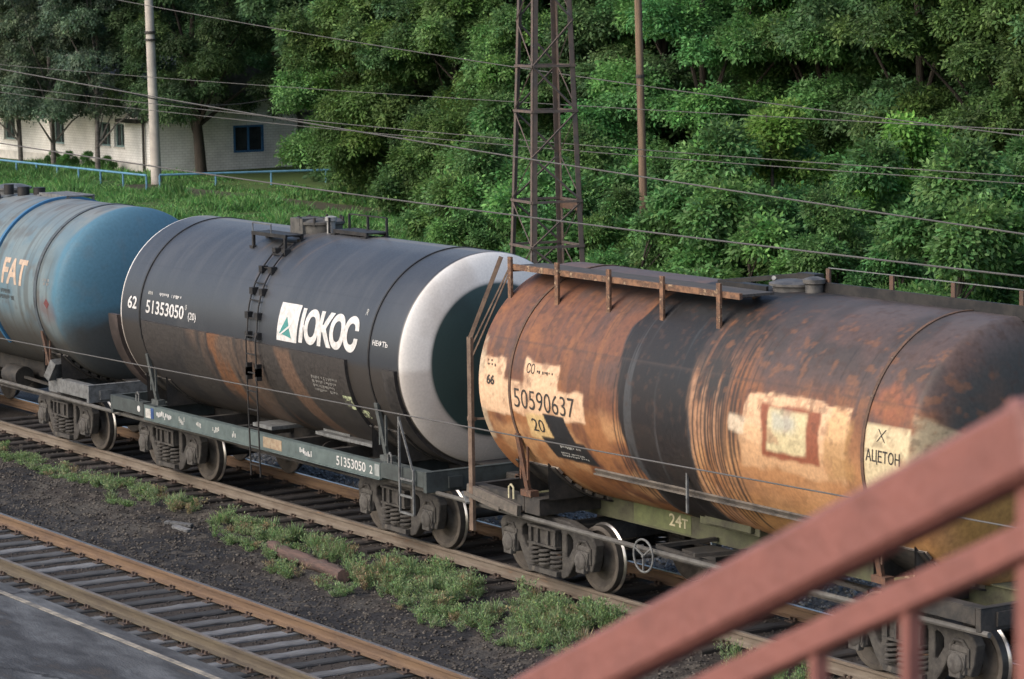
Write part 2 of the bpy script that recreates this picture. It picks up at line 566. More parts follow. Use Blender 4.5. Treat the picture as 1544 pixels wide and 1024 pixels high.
def paint_rusty(X, T, Rr):
    x, y, z = npos(X, T, Rr)
    xw = X
    n = fbm(x * 1.1, y * 1.1, z * 1.1, 2)
    n2 = fbm(x * 3, y * 3, z * 3, 6)
    st = fbm(x * 6, T * 0.012, x * 0, 14)
    c = blank(X, (0.15, 0.066, 0.040))
    c = mixc(c, (0.085, 0.056, 0.050), sstep(0.40, 0.58, n) * sstep(-4, 22, T + 24 * (n2 - 0.5)) * 0.9)
    c = mixc(c, (0.26, 0.105, 0.043), sstep(0.52, 0.68, fbm(x * 1.7, y * 1.1, z * 1.1, 44)) * 0.75)
    st2 = fbm(X * 9, T * 0.012, X * 0, 14)
    c = mixc(c, (0.235, 0.10, 0.046), sstep(0.5, 0.66, st2) * 0.5 * sstep(75, 50, T))
    c = mixc(c, (0.085, 0.055, 0.05), sstep(0.55, 0.7, fbm(X * 12, T * 0.016, X * 0, 18)) * 0.4 * sstep(0, 20, T))
    # upper right: greyed purple brown
    up = sstep(20, 33, T + 16 * (n2 - 0.5)) * sstep(0.9, 1.6, X + 0.9 * (n - 0.5))
    c = mixc(c, (0.078, 0.057, 0.054), up * 0.88)
    c = mixc(c, (0.095, 0.08, 0.078), sstep(52, 80, T) * 0.7)
    c = mixc(c, (0.045, 0.04, 0.039), 0.75 * sstep(0.45, 0.62, fbm(X * 1.6, T * 0.03, X * 0, 331)) * sstep(24, 44, T) * sstep(-0.6, 0.6, X))
    # below the waist: old paint still orange and peach
    lowm = sstep(-1, -11, T + 12 * (n2 - 0.5))
    c = mixc(c, (0.34, 0.15, 0.062), lowm * sstep(0.3, 0.5, n2) * 0.8)
    c = mixc(c, (0.47, 0.26, 0.125), lowm * sstep(0.5, 0.64, fbm(x * 1.5, y * 1.5, z * 1.5, 71)) * 0.8)
    right = sstep(0.3, 1.0, X) * sstep(12, -4, T + 12 * (n2 - 0.5))
    c = mixc(c, (0.50, 0.265, 0.125), right * (0.5 + 0.5 * sstep(0.35, 0.6, n)) * 0.9)
    c = mixc(c, (0.43, 0.235, 0.09), right * sstep(-26, -44, T) * 0.7)
    cream = (0.66, 0.44, 0.28)
    E = lambda x0, x1, t0, t1, col, e=0.025, wob=0.10, a=0.92, seed=3: mixc(c, col, a * rect(X, T, x0 - 11.92, x1 - 11.92, t0, t1, e, wob, seed))
    # cream patches at the left end
    fl = sstep(0.28, 0.40, fbm(x * 5, y * 5, z * 5, 301)) * 0.5 + 0.5
    E = lambda x0, x1, t0, t1, col, e=0.025, wob=0.16, a=0.95, seed=3: mixc(c, col, a * fl * rect(X, T, x0 - 11.92, x1 - 11.92, t0, t1, e, wob, seed))
    c = E(7.0, 7.72, -13, 14.5, cream)
    c = E(6.9, 7.22, -30, 26, (0.45, 0.36, 0.25), 0.05, 0.2, 0.75, 5)
    c = E(7.0, 7.9, -13, 4.0, cream, seed=8)
    c = E(8.22, 9.1, -2, 15.6, cream, seed=12)
    c = E(7.86, 9.72, -11.5, 3.4, cream, seed=16)
    c = E(8.25, 8.85, -23, -10, (0.6, 0.42, 0.2), seed=20)
    # black painted data panels
    bl = (0.022, 0.022, 0.024)
    skew = (T + 22) * 0.012
    mk = rect(X + skew - 0.05, T, 8.78 - 11.92, 9.3 - 11.92, -23.5, -9.5, 0.012, 0.02, 2, 0.5)
    c = mixc(c, bl, mk)
    mk = rect(X + (T + 30) * 0.014, T, 8.62 - 11.92, 9.66 - 11.92, -34.5, -22, 0.02, 0.04, 2, 0.6)
    c = mixc(c, bl, mk)
    # black oil that ran down from the filling hatch
    xo = xw + 11.92
    edge = 0.2 * (fbm(x * 0, T * 0.05, x * 0, 61) - 0.5) + 0.10 * (fbm(X * 14, T * 0.03, X * 0, 63, 2) - 0.5)
    tl = np.interp(T, [-60, -20, 0, 20, 40, 60, 90], [10.85, 10.7, 10.58, 10.5, 10.4, 10.5, 10.7]) + edge
    tr = np.interp(T, [-60, -20, 0, 20, 40, 60, 90], [12.05, 12.1, 12.12, 12.05, 12.0, 12.35, 13.3]) - edge
    oil = sstep(tl - 0.02, tl + 0.03, xo) * (1 - sstep(tr - 0.06, tr + 0.06, xo))
    ocol = blank(X, (0.013, 0.0145, 0.017))
    ocol = mixc(ocol, (0.045, 0.05, 0.055), sstep(0.55, 0.7, fbm(X * 9, T * 0.012, X * 0, 75)))
    c = c + (ocol - c) * oil[..., None] * 0.97
    # thin runs
    def runs(a, b, t0, t1, thr, seed, col, amt):
        nonlocal c
        s = fbm(X * 16, T * 0.006, X * 0, seed, 2)
        band = sstep(a - 0.05, a + 0.05, xo) * (1 - sstep(b - 0.05, b + 0.05, xo))
        hgt = sstep(t0, t0 + 8, T + 30 * (fbm(X * 9, X * 0, X * 0, seed + 5) - 0.5)) * (1 - sstep(t1 - 6, t1, T))
        c = mixc(c, col, amt * band * hgt * sstep(thr, thr + 0.06, s))
    c = mixc(c, (0.42, 0.23, 0.13), 0.75 * sstep(12.0, 12.15, xo) * (1 - sstep(12.75, 12.95, xo)) * sstep(38, 24, T + 20 * (n2 - 0.5)) * sstep(0.4, 0.55, fbm(X * 8, T * 0.05, X * 0, 89)))
    def lines(xs_, t0, t1, w, amt, col=(0.03, 0.026, 0.025)):
        nonlocal c
        for i_, xl in enumerate(xs_):
            wv = 0.02 * (fbm(X * 0, T * 0.04, X * 0, 400 + i_) - 0.5)
            top_ = t1 - 18 * vnoise(np.array(xl * 7.3), np.array(0.1), np.array(0.2), 7)
            bot_ = t0 + 22 * vnoise(np.array(xl * 9.1), np.array(0.4), np.array(0.2), 9)
            wd = w * (0.6 + 0.9 * fbm(X * 0, T * 0.06, X * 0, 430 + i_))
            c = mixc(c, col, amt * np.exp(-((xo + wv - xl) / wd) ** 2) * sstep(bot_, bot_ + 6, T) * (1 - sstep(top_ - 6, top_, T)))
    lines((10.42, 10.5, 10.56), -60, 50, 0.014, 0.85)
    lines((10.62, 10.72), -70, -10, 0.03, 0.9)
    lines((12.08, 12.2), -65, 30, 0.02, 0.8)
    lines((12.52, 12.62, 12.70, 12.80, 12.89, 12.97), -62, 40, 0.017, 0.95)
    lines((12.45, 12.58, 12.75, 12.84, 13.05, 13.16), -30, 62, 0.022, 0.85)
    lines((13.3, 13.42), 5, 55, 0.012, 0.6)
    lines((12.2, 12.3, 12.38, 12.48, 13.0, 13.08), -66, 66, 0.014, 0.85)
    lines((8.1, 8.5, 9.35, 9.9, 14.1, 14.9, 15.3), 18, 58, 0.016, 0.5)
    lines((14.86,), -34, -8, 0.03, 0.7)
    lines((9.2, 9.62, 10.0, 8.7), 20, 60, 0.05, 0.35)
    runs(12.0, 12.7, 15, 70, 0.47, 83, (0.03, 0.028, 0.027), 0.7)
    c = mixc(c, (0.028, 0.027, 0.027), 0.92 * sstep(0.36, 0.5, fbm(X * 7, T * 0.05, X * 0, 93)) * rect(X, T, 12.3 - 11.92, 12.92 - 11.92, 12, 58, 0.1, 0.4, 91))
    up2 = rect(X + T * 0.0, T, 12.2 - 11.92, 12.9 - 11.92, 25, 80, 0.1, 0.4, 91)
    c = mixc(c, (0.026, 0.026, 0.027), up2 * 0.35 * sstep(30, 60, T))
    rt = sstep(50, 66, T + 26 * (n2 - 0.5)) * sstep(-1.5, -0.9, X) * (1 - sstep(0.9, 1.6, X))
    c = mixc(c, (0.026, 0.027, 0.03), rt * 0.88)
    # frame shaped panel on the right
    c = E(13.3, 15.3, -3, 19.3, (0.64, 0.41, 0.25), seed=22)
    c = E(13.15, 15.2, -14, 3, (0.58, 0.36, 0.2), 0.05, 0.3, 0.7, 26)
    fr = rect(X, T, 13.62 - 11.92, 14.78 - 11.92, -8.5, 15.5, 0.03, 0.12, 27)
    c = mixc(c, (0.22, 0.065, 0.035), fr * 0.95)
    c = E(13.74, 14.52, -5.5, 13.5, (0.55, 0.46, 0.27), 0.03, 0.06, 1.0, 29)
    c = mixc(c, (0.36, 0.37, 0.33), 0.7 * rect(X, T, 13.85 - 11.92, 14.3 - 11.92, 5, 12, 0.08, 0.2, 31))
    c = E(14.9, 15.4, -12, 14, (0.35, 0.2, 0.08), 0.06, 0.25, 0.7, 37)
    c = E(14.95, 15.25, 4, 18.5, (0.6, 0.38, 0.2), 0.04, 0.1, 0.9, 38)
    c = E(12.95, 13.3, 0, 8, (0.62, 0.5, 0.36), 0.03, 0.1, 0.8, 39)
    c = E(15.62, 16.42, -16, 14.5, (0.58, 0.48, 0.30), 0.02, 0.03, 0.95, 41)
    c = E(16.42, 16.75, -16, 22, (0.4, 0.34, 0.22), 0.05, 0.4, 0.75, 43)
    c = E(15.66, 16.3, 16, 33, (0.3, 0.1, 0.045), 0.12, 0.4, 0.6, 45)
    c = E(14.75, 15.9, -34, -30, (0.2, 0.03, 0.02), 0.03, 0.2, 0.9, 47)
    # right head
    hd = sstep(4.62, 4.75, X)
    hc = blank(X, (0.05, 0.049, 0.047))
    hc = mixc(hc, (0.085, 0.058, 0.046), 0.7 * sstep(0.52, 0.7, fbm(x * 2, y * 2, z * 2, 51)))
    hc = mixc(hc, (0.33, 0.18, 0.055), sstep(-20, -35, T + 20 * (n - 0.5)))
    c = c + (hc - c) * (hd * (1 - rect(X, T, 16.42 - 11.92, 16.75 - 11.92, -16, 22, 0.05, 0.4, 43)))[..., None]
    # horizontal weld at the waist and fine streak darkening
    w = np.exp(-((T - 24) / 0.5) ** 2) * (np.abs(X) < 4.6)
    c = mixc(c, (0.06, 0.045, 0.04), w * 0.6)
    sp = sstep(0.58, 0.68, fbm(x * 11, y * 11, z * 11, 97, 3))
    c = mixc(c, (0.06, 0.036, 0.028), sp * 0.45 * (0.35 + 0.65 * sstep(-12, 15, T)))
    c = mixc(c, (0.22, 0.095, 0.045), sstep(0.6, 0.7, fbm(x * 8, y * 8, z * 8, 99, 3)) * 0.4 * sstep(0, 20, T) * sstep(75, 55, T) * (1 - oil))
    return c
def paint_blue(X, T, Rr):
    x, y, z = npos(X, T, Rr)
    n = fbm(x * 1.5, y * 1.5, z * 1.5, 111)
    c = blank(X, (0.15, 0.195, 0.21))
    c = mixc(c, (0.105, 0.165, 0.20), sstep(0.4, 0.65, n))
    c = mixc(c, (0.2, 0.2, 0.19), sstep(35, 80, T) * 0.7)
    st = fbm(x * 8, T * 0.01, x * 0, 115)
    c = mixc(c, (0.08, 0.085, 0.08), sstep(0.5, 0.7, st) * 0.6)
    c = mixc(c, (0.085, 0.07, 0.06), sstep(0.58, 0.7, fbm(x * 2.5, y * 2.5, z * 2.5, 133)) * 0.5)
    hd = sstep(4.55, 4.75, X + 0.2 * (n - 0.5))
    c = mixc(c, (0.064, 0.165, 0.235), hd * 0.9)
    c = mixc(c, (0.09, 0.15, 0.19), sstep(0.55, 0.75, fbm(x * 5, y * 5, z * 5, 119)) * 0.4)
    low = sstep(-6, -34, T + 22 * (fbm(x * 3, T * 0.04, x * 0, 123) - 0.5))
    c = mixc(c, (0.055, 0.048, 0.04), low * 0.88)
    c = mixc(c, (0.12, 0.04, 0.03), rect(X, T, 4.0, 4.6, -14, -4, 0.15, 0.4, 125) * 0.5)
    c = mixc(c, (0.04, 0.05, 0.05), rect(X, T, 3.9, 4.5, 16, 30, 0.2, 0.5, 127) * 0.35)
    return c

# ------------------------------------------------------------------ bogie (prototype, copied for each)
def side_frame_mesh():
    half = [(0, 0.16), (0.40, 0.16), (0.50, 0.2), (0.60, 0.32), (0.72, 0.52), (0.785, 0.56), (0.785, 0.40), (0.83, 0.40), (0.83, 0.63), (1.03, 0.63), (1.03, 0.36), (1.10, 0.36),
            (1.16, 0.5), (1.2, 0.72), (1.14, 0.80), (0.9, 0.87), (0.55, 0.95), (0, 0.96)]
    outline = half + [(-x, z) for x, z in half[::-1][1:-1]]
    holes = [[(-0.39, 0.25), (-0.39, 0.78), (-0.34, 0.84), (0.34, 0.84), (0.39, 0.78), (0.39, 0.25)]]
    for s in (1, -1):
        holes.append([(s * 0.47, 0.46), (s * 0.51, 0.42), (s * 0.56, 0.46), (s * 0.67, 0.61), (s * 0.67, 0.73), (s * 0.62, 0.79), (s * 0.52, 0.82), (s * 0.47, 0.78)])
    cu = bpy.data.curves.new("sf", 'CURVE')
    cu.dimensions = '2D'
    cu.fill_mode = 'BOTH'
    cu.extrude = 0.055
    cu.bevel_depth = 0.022
    cu.bevel_resolution = 1
    for poly in [outline] + holes:
        sp = cu.splines.new('POLY')
        sp.points.add(len(poly) - 1)
        for p, (a, b) in zip(sp.points, poly):
            p.co = (a, b, 0, 1)
        sp.use_cyclic_u = True
    ob = bpy.data.objects.new("sf", cu)
    COL.objects.link(ob)
    me = bpy.data.meshes.new_from_object(ob.evaluated_get(bpy.context.evaluated_depsgraph_get()))
    bpy.data.objects.remove(ob)
    return [(v.co.x, v.co.y, v.co.z) for v in me.vertices], [tuple(p.vertices) for p in me.polygons]
SFV, SFF = side_frame_mesh()
def make_bogie():
    mb = MB()
    for s in (-1, 1):
        mb.add([(x, s * 1.03 + z, y) for x, y, z in SFV], SFF)
        mb.box(-0.36, 0.36, s * 1.03 - 0.16, s * 1.03 + 0.16, 0.165, 0.235)      # spring seat
        mb.box(-0.335, 0.335, s * 1.03 - 0.12, s * 1.03 + 0.12, 0.58, 0.80)       # bolster end
        y = s * 1.19
        for x0, x1 in ((-0.33, -0.28), (-0.15, -0.11), (0.11, 0.15), (0.28, 0.33)):
            mb.box(x0, x1, min(y, y - s * 0.04), max(y, y - s * 0.04), 0.58, 0.80)
        mb.box(-0.36, 0.36, s * 1.03 - 0.17, s * 1.03 + 0.17, 0.80, 0.832)
        mb.box(-0.36, 0.36, s * 1.03 - 0.17, s * 1.03 + 0.17, 0.555, 0.585)
        for sx in (-1, 1):                                                         # rib round the axle box
            mb.tube([(sx * 0.80, s * 1.115, 0.45), (sx * 0.80, s * 1.115, 0.66), (sx * 0.86, s * 1.115, 0.75), (sx * 1.0, s * 1.115, 0.75), (sx * 1.1, s * 1.115, 0.66), (sx * 1.1, s * 1.115, 0.45)], 0.025, 6)
    mb.box(-0.22, 0.22, -0.88, 0.88, 0.55, 0.82)                                   # bolster
    bog = mb.build("bogie", BOGIE, None)
    for x in (-0.925, 0.925):
        a = MB().cyl((x, -0.98, 0.475), (x, 0.98, 0.475), 0.08, 14)
        a.build("axle", DARKER, bog, True)
        for s in (-1, 1):
            w = MB()
            w.cur = 0                      # face and disc, outer side at |y| = .85
            Y = lambda d: s * (0.85 - d)
            w.lathe_y([(Y(-0.015), 0.10), (Y(-0.015), 0.15), (Y(0.035), 0.18), (Y(0.075), 0.30), (Y(0.03), 0.385), (Y(0.0), 0.40), (Y(0.0), 0.455), (Y(0.006), 0.463)], (x, 0, 0.475), 56)
            w.cur = 1
            w.lathe_y([(Y(0.006), 0.463), (Y(0.05), 0.474), (Y(0.088), 0.478)], (x, 0, 0.475), 56)
            w.cur = 2
            w.lathe_y([(Y(0.088), 0.478), (Y(0.1), 0.492), (Y(0.112), 0.504), (Y(0.124), 0.504), (Y(0.13), 0.495)], (x, 0, 0.475), 56)
            w.cur = 0
            w.lathe_y([(Y(0.13), 0.495), (Y(0.13), 0.4), (Y(0.1), 0.3), (Y(0.15), 0.14)], (x, 0, 0.475), 56)
            # strip inner caps of the separate bands
            w.f = [f for f in w.f if len(f) < 20] ; w.mi = [2 if i % 1 else m for i, m in enumerate(w.mi)]
            mi = []
            keep = 0
            w.mi = [0] * (7 * 56) + [1] * (2 * 56) + [2] * (4 * 56) + [0] * (3 * 56)
            w.build("wheel", [WHEELM, TREAD, FLANGE], bog, True)
            b = MB()
            b.box(x - 0.145, x + 0.145, s * 1.03 - 0.12, s * 1.03 + 0.12, 0.35, 0.615)
            e0, e1 = s * 1.14, s * 1.225
            b.box(x - 0.165, x + 0.165, s * 1.03 - 0.10, s * 1.03 + 0.10, 0.615, 0.69)
            b.cyl((x, s * 1.05, 0.475), (x, s * 1.165, 0.475), 0.15, 18)
            b.tube([(x, s * 1.165, 0.475), (x, s * 1.19, 0.475), (x, s * 1.205, 0.475)], [0.135, 0.12, 0.08], 18)
            b.box(x - 0.10, x + 0.10, min(s * 1.09, s * 1.185), max(s * 1.09, s * 1.185), 0.31, 0.45)
            b.build("axle_box", BOXM, bog, True, 0.01)
    for s in (-1, 1):
        for x in (-0.26, 0.0, 0.26):
            y = s * (1.11 if x == 0 else 1.09)
            pts = [(x + 0.10 * math.cos(t), y + 0.10 * math.sin(t), 0.25 + 0.29 * t / (2 * math.pi * 4.5)) for t in np.linspace(0, 2 * math.pi * 4.5, 64)]
            MB().tube(pts, 0.022, 6).build("spring", BOGIE, bog, True)
    br = MB()
    for sx in (-1, 1):
        for s in (-1, 1):
            br.box(sx * 0.40 - 0.03, sx * 0.40 + 0.03, s * 0.79 - 0.06, s * 0.79 + 0.06, 0.3, 0.62)
        br.bar((sx * 0.36, -0.85, 0.36), (sx * 0.36, 0.85, 0.36), 0.07)
        br.bar((sx * 0.36, -0.7, 0.38), (0, 0, 0.5), 0.05)
    br.build("brake_rigging", DARK, bog)
    return bog
PROTO = make_bogie()
PROTO_USED = [False]
def put_bogie(car, x):
    if not PROTO_USED[0]:
        b = PROTO
        PROTO_USED[0] = True
    else:
        b = copy_tree(PROTO)
    b.parent = car
    b.location = (x, 0, 0)
    return b

def straps(car, xs, m, tiem, w=0.05):
    for x in xs:
        mb = MB().arc_band(x - w / 2, x + w / 2, -28, 208, TR + 0.004, TR + 0.016, TZ, 90)
        st = mb.build("tie_strap", m, car)
        for s in (-1, 1):
            t = MB()
            a = Vector((x, s * (TR + 0.02) * math.cos(R(28)), TZ - (TR + 0.02) * math.sin(R(28))))
            b = Vector((x, s * 1.32, 1.30))
            t.bar(a + Vector((0, s * 0.05, 0.12)), b, 0.05, 0.09)
            mid = a.lerp(b, 0.45)
            t.bar(mid + Vector((-0.09, 0, 0.28)), mid + Vector((-0.09, 0, -0.2)), 0.03)
            t.bar(mid + Vector((0.09, 0, 0.28)), mid + Vector((0.09, 0, -0.2)), 0.03)
            t.box(x - 0.13, x + 0.13, min(s * 1.24, s * 1.38), max(s * 1.24, s * 1.38), 1.272, 1.36)
            t.build("strap_turnbuckle", tiem, st)
def saddles(car, xs, m, blockm):
    for x in xs:
        mb = MB()
        n = 24
        for xx in (x - 0.38, x + 0.38):
            vs, fs = [], []
            for i in range(n + 1):
                t = R(-38 - 104 * i / n)
                yy, zz = -(TR + 0.05) * math.cos(t), TZ + (TR + 0.05) * math.sin(t)
                for dx in (-0.015, 0.015):
                    vs += [(xx + dx, yy, max(zz, 1.285)), (xx + dx, yy * 0.99, 1.274)]
            for i in range(n):
                a = i * 4
                fs += [(a, a + 4, a + 5, a + 1), (a + 2, a + 3, a + 7, a + 6), (a, a + 2, a + 6, a + 4)]
            mb.add(vs, fs)
        mb.arc_band(x - 0.5, x + 0.5, -40, -140, TR + 0.05, TR + 0.075, TZ, 40)
        sd_ = mb.build("tank_saddle", m, car)
        bl = MB()
        for k in range(14):
            t0 = -42 - k * 7
            bl.arc_band(x - 0.47, x + 0.47, t0, t0 - 4, TR + 0.004, TR + 0.05, TZ, 2)
        bl.build("saddle_block", blockm, sd_)
def coupler(car, x, s, m):
    mb = MB()
    mb.box(min(x, x + s * 0.45), max(x, x + s * 0.45), -0.11, 0.11, 0.96, 1.17)
    a, b = x + s * 0.40, x + s * 0.66
    mb.box(min(a, b), max(a, b), -0.2, 0.03, 0.92, 1.2)
    a, b = x + s * 0.5, x + s * 0.72
    mb.box(min(a, b), max(a, b), 0.03, 0.24, 0.9, 1.22)
    mb.build("coupler", m, car, bevel=0.02)
    h = MB().tube([(x, -0.55, 1.0), (x + s * 0.15, -0.55, 0.9), (x + s * 0.3, -0.4, 0.66), (x + s * 0.45, -0.25, 0.6)], 0.03, 8)
    h.build("brake_hose", DARKER, car, True)
def underframe(car, half, sillm, endm, zt=1.27, yw=1.4, rail=None):
    mb = MB()
    mb.box(-half + 0.09, half - 0.09, -0.30, -0.17, 0.93, 1.265)
    mb.box(-half + 0.09, half - 0.09, 0.17, 0.30, 0.93, 1.265)
    mb.box(-half + 0.09, half - 0.09, -0.36, 0.36, 1.265, 1.283)
    mb.build("centre_sill", sillm, car)
    for s in (-1, 1):
        e = MB()
        x0, x1 = sorted((s * half, s * (half - 0.09)))
        e.box(x0, x1, -yw, yw, 0.98, zt)
        e.box(x0 - 0.004, x1 + 0.004, -yw - 0.003, yw + 0.003, zt, zt + 0.018)
        o = e.build("end_beam", endm, car, bevel=0.006)
        for sy in (-1, 1):
            q = MB()
            q.box(s * half + (0 if s > 0 else -0.03), s * half + (0.03 if s > 0 else 0), sy * 1.0 - 0.12, sy * 1.0 + 0.12, 1.03, 1.2)
            q.build("bumper_plate", endm, o)
        b = MB()
        xc = s * 3.9
        b.box(xc - 0.19, xc + 0.19, -yw + 0.01, -0.305, 1.03, 1.262)
        b.box(xc - 0.19, xc + 0.19, 0.305, yw - 0.01, 1.03, 1.262)
        b.box(xc - 0.24, xc + 0.24, -yw + 0.01, -0.365, 1.262, 1.272)
        b.box(xc - 0.24, xc + 0.24, 0.365, yw - 0.01, 1.262, 1.272)
        build_loose(b, "bolster_beam", endm, car)
        for sy in (-1, 1):
            q = MB()
            a, c = sorted((s * (half - 0.095), s * (3.9 + 0.195)))
            y0, y1 = sorted((sy * yw, sy * (yw - 0.07)))
            q.box(a, c, y0, y1, 1.05, zt)
            q.box(a, c, min(sy * yw, sy * (yw - 0.17)), max(sy * yw, sy * (yw - 0.17)), zt, zt + 0.014)
            q.build("end_side_sill", endm, car, bevel=0.006)
def ladder(car, name, railpts, off, rung, m, r=0.016, rr=0.012):
    """two rails along railpts, offset by +-off along X, rungs at the given indices / every `rung` metres"""
    mb = MB()
    for s in (-1, 1):
        mb.tube([(p[0] + s * off, p[1], p[2]) for p in railpts], r, 6)
    L = [Vector(p) for p in railpts]
    d = 0.0
    for a, b in zip(L[:-1], L[1:]):
        seg = (b - a).length
        while d < seg:
            p = a.lerp(b, d / seg)
            mb.bar((p.x - off, p.y, p.z), (p.x + off, p.y, p.z), rr * 2)
            d += rung
        d -= seg
    return mb.build(name, m, car)
def cyl_pt(x, t, r=TR):
    return (x, -r * math.cos(R(t)), TZ + r * math.sin(R(t)))

# ================================================================== BLACK TANK CAR
bc = thing("tank_car", "black oil tank car with white lettering and a green end inside a white ring", "tank car", (0, 0, 0), group="tank cars standing in the train")
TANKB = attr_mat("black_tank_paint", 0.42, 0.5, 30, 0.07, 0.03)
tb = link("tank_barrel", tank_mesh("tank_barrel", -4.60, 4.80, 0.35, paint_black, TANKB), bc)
def jacket_mesh(xa, xb, t0, t1, paint, m, name="steam_jacket", step=0.03, r=TR + 0.055):
    nx = max(2, int((xb - xa) / step)); nt = max(2, int((t0 - t1) / 1.0))
    xs = np.linspace(xa, xb, nx + 1); ts = np.linspace(t0, t1, nt + 1)
    X, T = np.meshgrid(xs, ts, indexing='ij')
    V = np.stack([X, -r * np.cos(np.radians(T)), TZ + r * np.sin(np.radians(T))], -1).reshape(-1, 3)
    C = paint(X, T).reshape(-1, 3)
    i = np.arange(nx)[:, None]; k = np.arange(nt)[None]
    a = i * (nt + 1) + k
    q = np.stack([a, a + 1, a + nt + 2, a + nt + 1], -1).reshape(-1, 4)
    # closing rims down to the barrel
    vs, fs, cs = [V], [q], [C]
    def rim(P, cc):
        o = sum(len(v) for v in vs)
        P = np.asarray(P, float)
        inn = P.copy()
        rad = np.hypot(P[:, 1], P[:, 2] - TZ)
        inn[:, 1] *= (TR - 0.01) / rad
        inn[:, 2] = TZ + (P[:, 2] - TZ) * (TR - 0.01) / rad
        n = len(P)
        vs.append(np.concatenate([P, inn])); cs.append(np.concatenate([cc, cc]))
        j = np.arange(n - 1)
        fs.append(np.stack([o + j, o + j + 1, o + n + j + 1, o + n + j], -1))
    G = V.reshape(nx + 1, nt + 1, 3); CG = C.reshape(nx + 1, nt + 1, 3)
    rim(G[:, 0], CG[:, 0]); rim(G[:, -1], CG[:, -1]); rim(G[0], CG[0]); rim(G[-1], CG[-1])
    return fast_mesh(name, np.concatenate(vs), np.concatenate(fs), m, np.concatenate(cs))
JACK = attr_mat("jacket_grime", 0.6, 0.4, 18, 0.3, 0.15)
link("steam_jacket", jacket_mesh(-3.72, 3.32, -1.5, -178.5, paint_jacket, JACK), bc)
plain = lambda c: (lambda x, T: mixc(blank(x, c), tuple(v * 0.6 for v in c), sstep(0.4, 0.65, fbm(x * 3, T * 0.08, x * 0, 3))))
link("end_shield", jacket_mesh(4.45, 4.80, -2.6, -177.4, plain((0.04, 0.036, 0.034)), JACK, "end_shield"), bc)
link("end_shield", jacket_mesh(-4.98, -4.63, -1.0, -179, plain((0.06, 0.045, 0.04)), JACK, "end_shield", r=TR + 0.07), bc)
straps(bc, (-3.86, 3.98), DARKER, mat("dull_green_tie", (0.09, 0.10, 0.098), (0.05, 0.055, 0.053), 8, 0.75), 0.035)
saddles(bc, (-3.9, 3.9), DARK, mat("old_saddle_timber", (0.11, 0.10, 0.085), (0.06, 0.055, 0.05), 6, 0.9))
underframe(bc, 5.4, DARK, mat("dark_green_frame_paint", (0.06, 0.072, 0.07), (0.04, 0.046, 0.045), 4, 0.75, bump=0.15), 1.28, 1.5)
for s in (-1, 1):
    q = MB()
    y0, y1 = sorted((s * 1.5, s * 1.44))
    q.box(-4.30 + 0.25, 4.3 - 0.25, y0, y1, 1.02, 1.25)
    q.box(-4.30 + 0.25, 4.3 - 0.25, min(s * 1.5, s * 1.37), max(s * 1.5, s * 1.37), 1.25, 1.265)
    q.box(-4.30 + 0.25, 4.3 - 0.25, min(s * 1.52, s * 1.37), max(s * 1.52, s * 1.37), 1.005, 1.02)
    sb = q.build("side_beam", GREEN, bc, bevel=0.004)
    if s < 0:
        text_flat("51353050", 2.72, 3.62, 1.07, 1.22, -1.504, WHITE, sb, 0.01)
        text_flat("2", 3.74, 3.83, 1.07, 1.2, -1.504, WHITE, sb, 0.01)
        for k, (xa, xb) in enumerate(((-3.55, -3.0), (-2.7, -2.5), (-2.05, -1.9), (-1.45, -1.25), (-0.75, -0.62), (1.55, 1.95))):
            rnd = random.Random(k)
            m_ = MB()
            x = xa
            while x < xb:
                w = rnd.uniform(0.02, 0.035)
                zz = rnd.uniform(1.08, 1.14)
                m_.box(x, x + w, -1.506, -1.499, zz, zz + rnd.uniform(0.04, 0.09))
                x += w + rnd.uniform(0.012, 0.03)
            m_.build("lettering", WHITE if k in (0, 5) else WDULL, sb)
        MB().box(-3.98, -3.78, -1.508, -1.499, 1.05, 1.21).build("pale_paint_panel", WDULL, sb)
        MB().box(-3.775, -3.67, -1.507, -1.499, 1.05, 1.235).build("blue_paint_panel", mat("blue_panel_paint", (0.03, 0.07, 0.2), None, 8), sb)
        MB().box(0.33, 0.95, -1.507, -1.499, 1.06, 1.23).build("cream_paint_panel", mat("cream_panel_paint", (0.36, 0.29, 0.2), (0.26, 0.18, 0.12), 10), sb)
        MB().box(3.9, 4.04, -1.507, -1.499, 1.06, 1.24).build("pale_paint_panel", mat("light_grey_panel_paint", (0.3, 0.32, 0.31), None, 8), sb)
        MB().lathe_y([(-1.507, 0.055), (-1.499, 0.055)], (-4.25, 0, 1.17), 16).build("white_paint_spot", WHITE, sb)
for a in (-3.9, 3.9):
    put_bogie(bc, a)
for s in (-1, 1):
    coupler(bc, s * 5.4, s, DARK)
# lettering
YB = MB()
nx_, nt_ = 6, 14
P = lambda x, t: cyl_pt(x, t, TR + 0.005)
for i in range(nt_):
    t0, t1 = 2.0 + 21.6 * i / nt_, 2.0 + 21.6 * (i + 1) / nt_
    YB.add([P(1.08, t0), P(1.73, t0), P(1.73, t1), P(1.08, t1)], [(0, 1, 2, 3)])
em = YB.build("emblem_panel", WHITE, bc)
tri = MB()
P2 = lambda x, t: cyl_pt(x, t, TR + 0.010)
fx = lambda a, b: P2(1.08 + 0.65 * a, 2.0 + 21.6 * b)
tri.add([fx(0.13, 0.19), fx(0.74, 0.10), fx(0.58, 0.36), fx(0.42, 0.64), fx(0.27, 0.40)], [(0, 1, 2, 3, 4)])
tri.build("emblem_triangle", TEAL, em)
P3 = lambda a, b: cyl_pt(1.08 + 0.65 * a, 2.0 + 21.6 * b, TR + 0.014)
MB().add([P3(0.16, 0.17), P3(0.24, 0.16), P3(0.68, 0.40), P3(0.62, 0.44)], [(0, 1, 2, 3)]).build("emblem_stroke", WHITE, em)
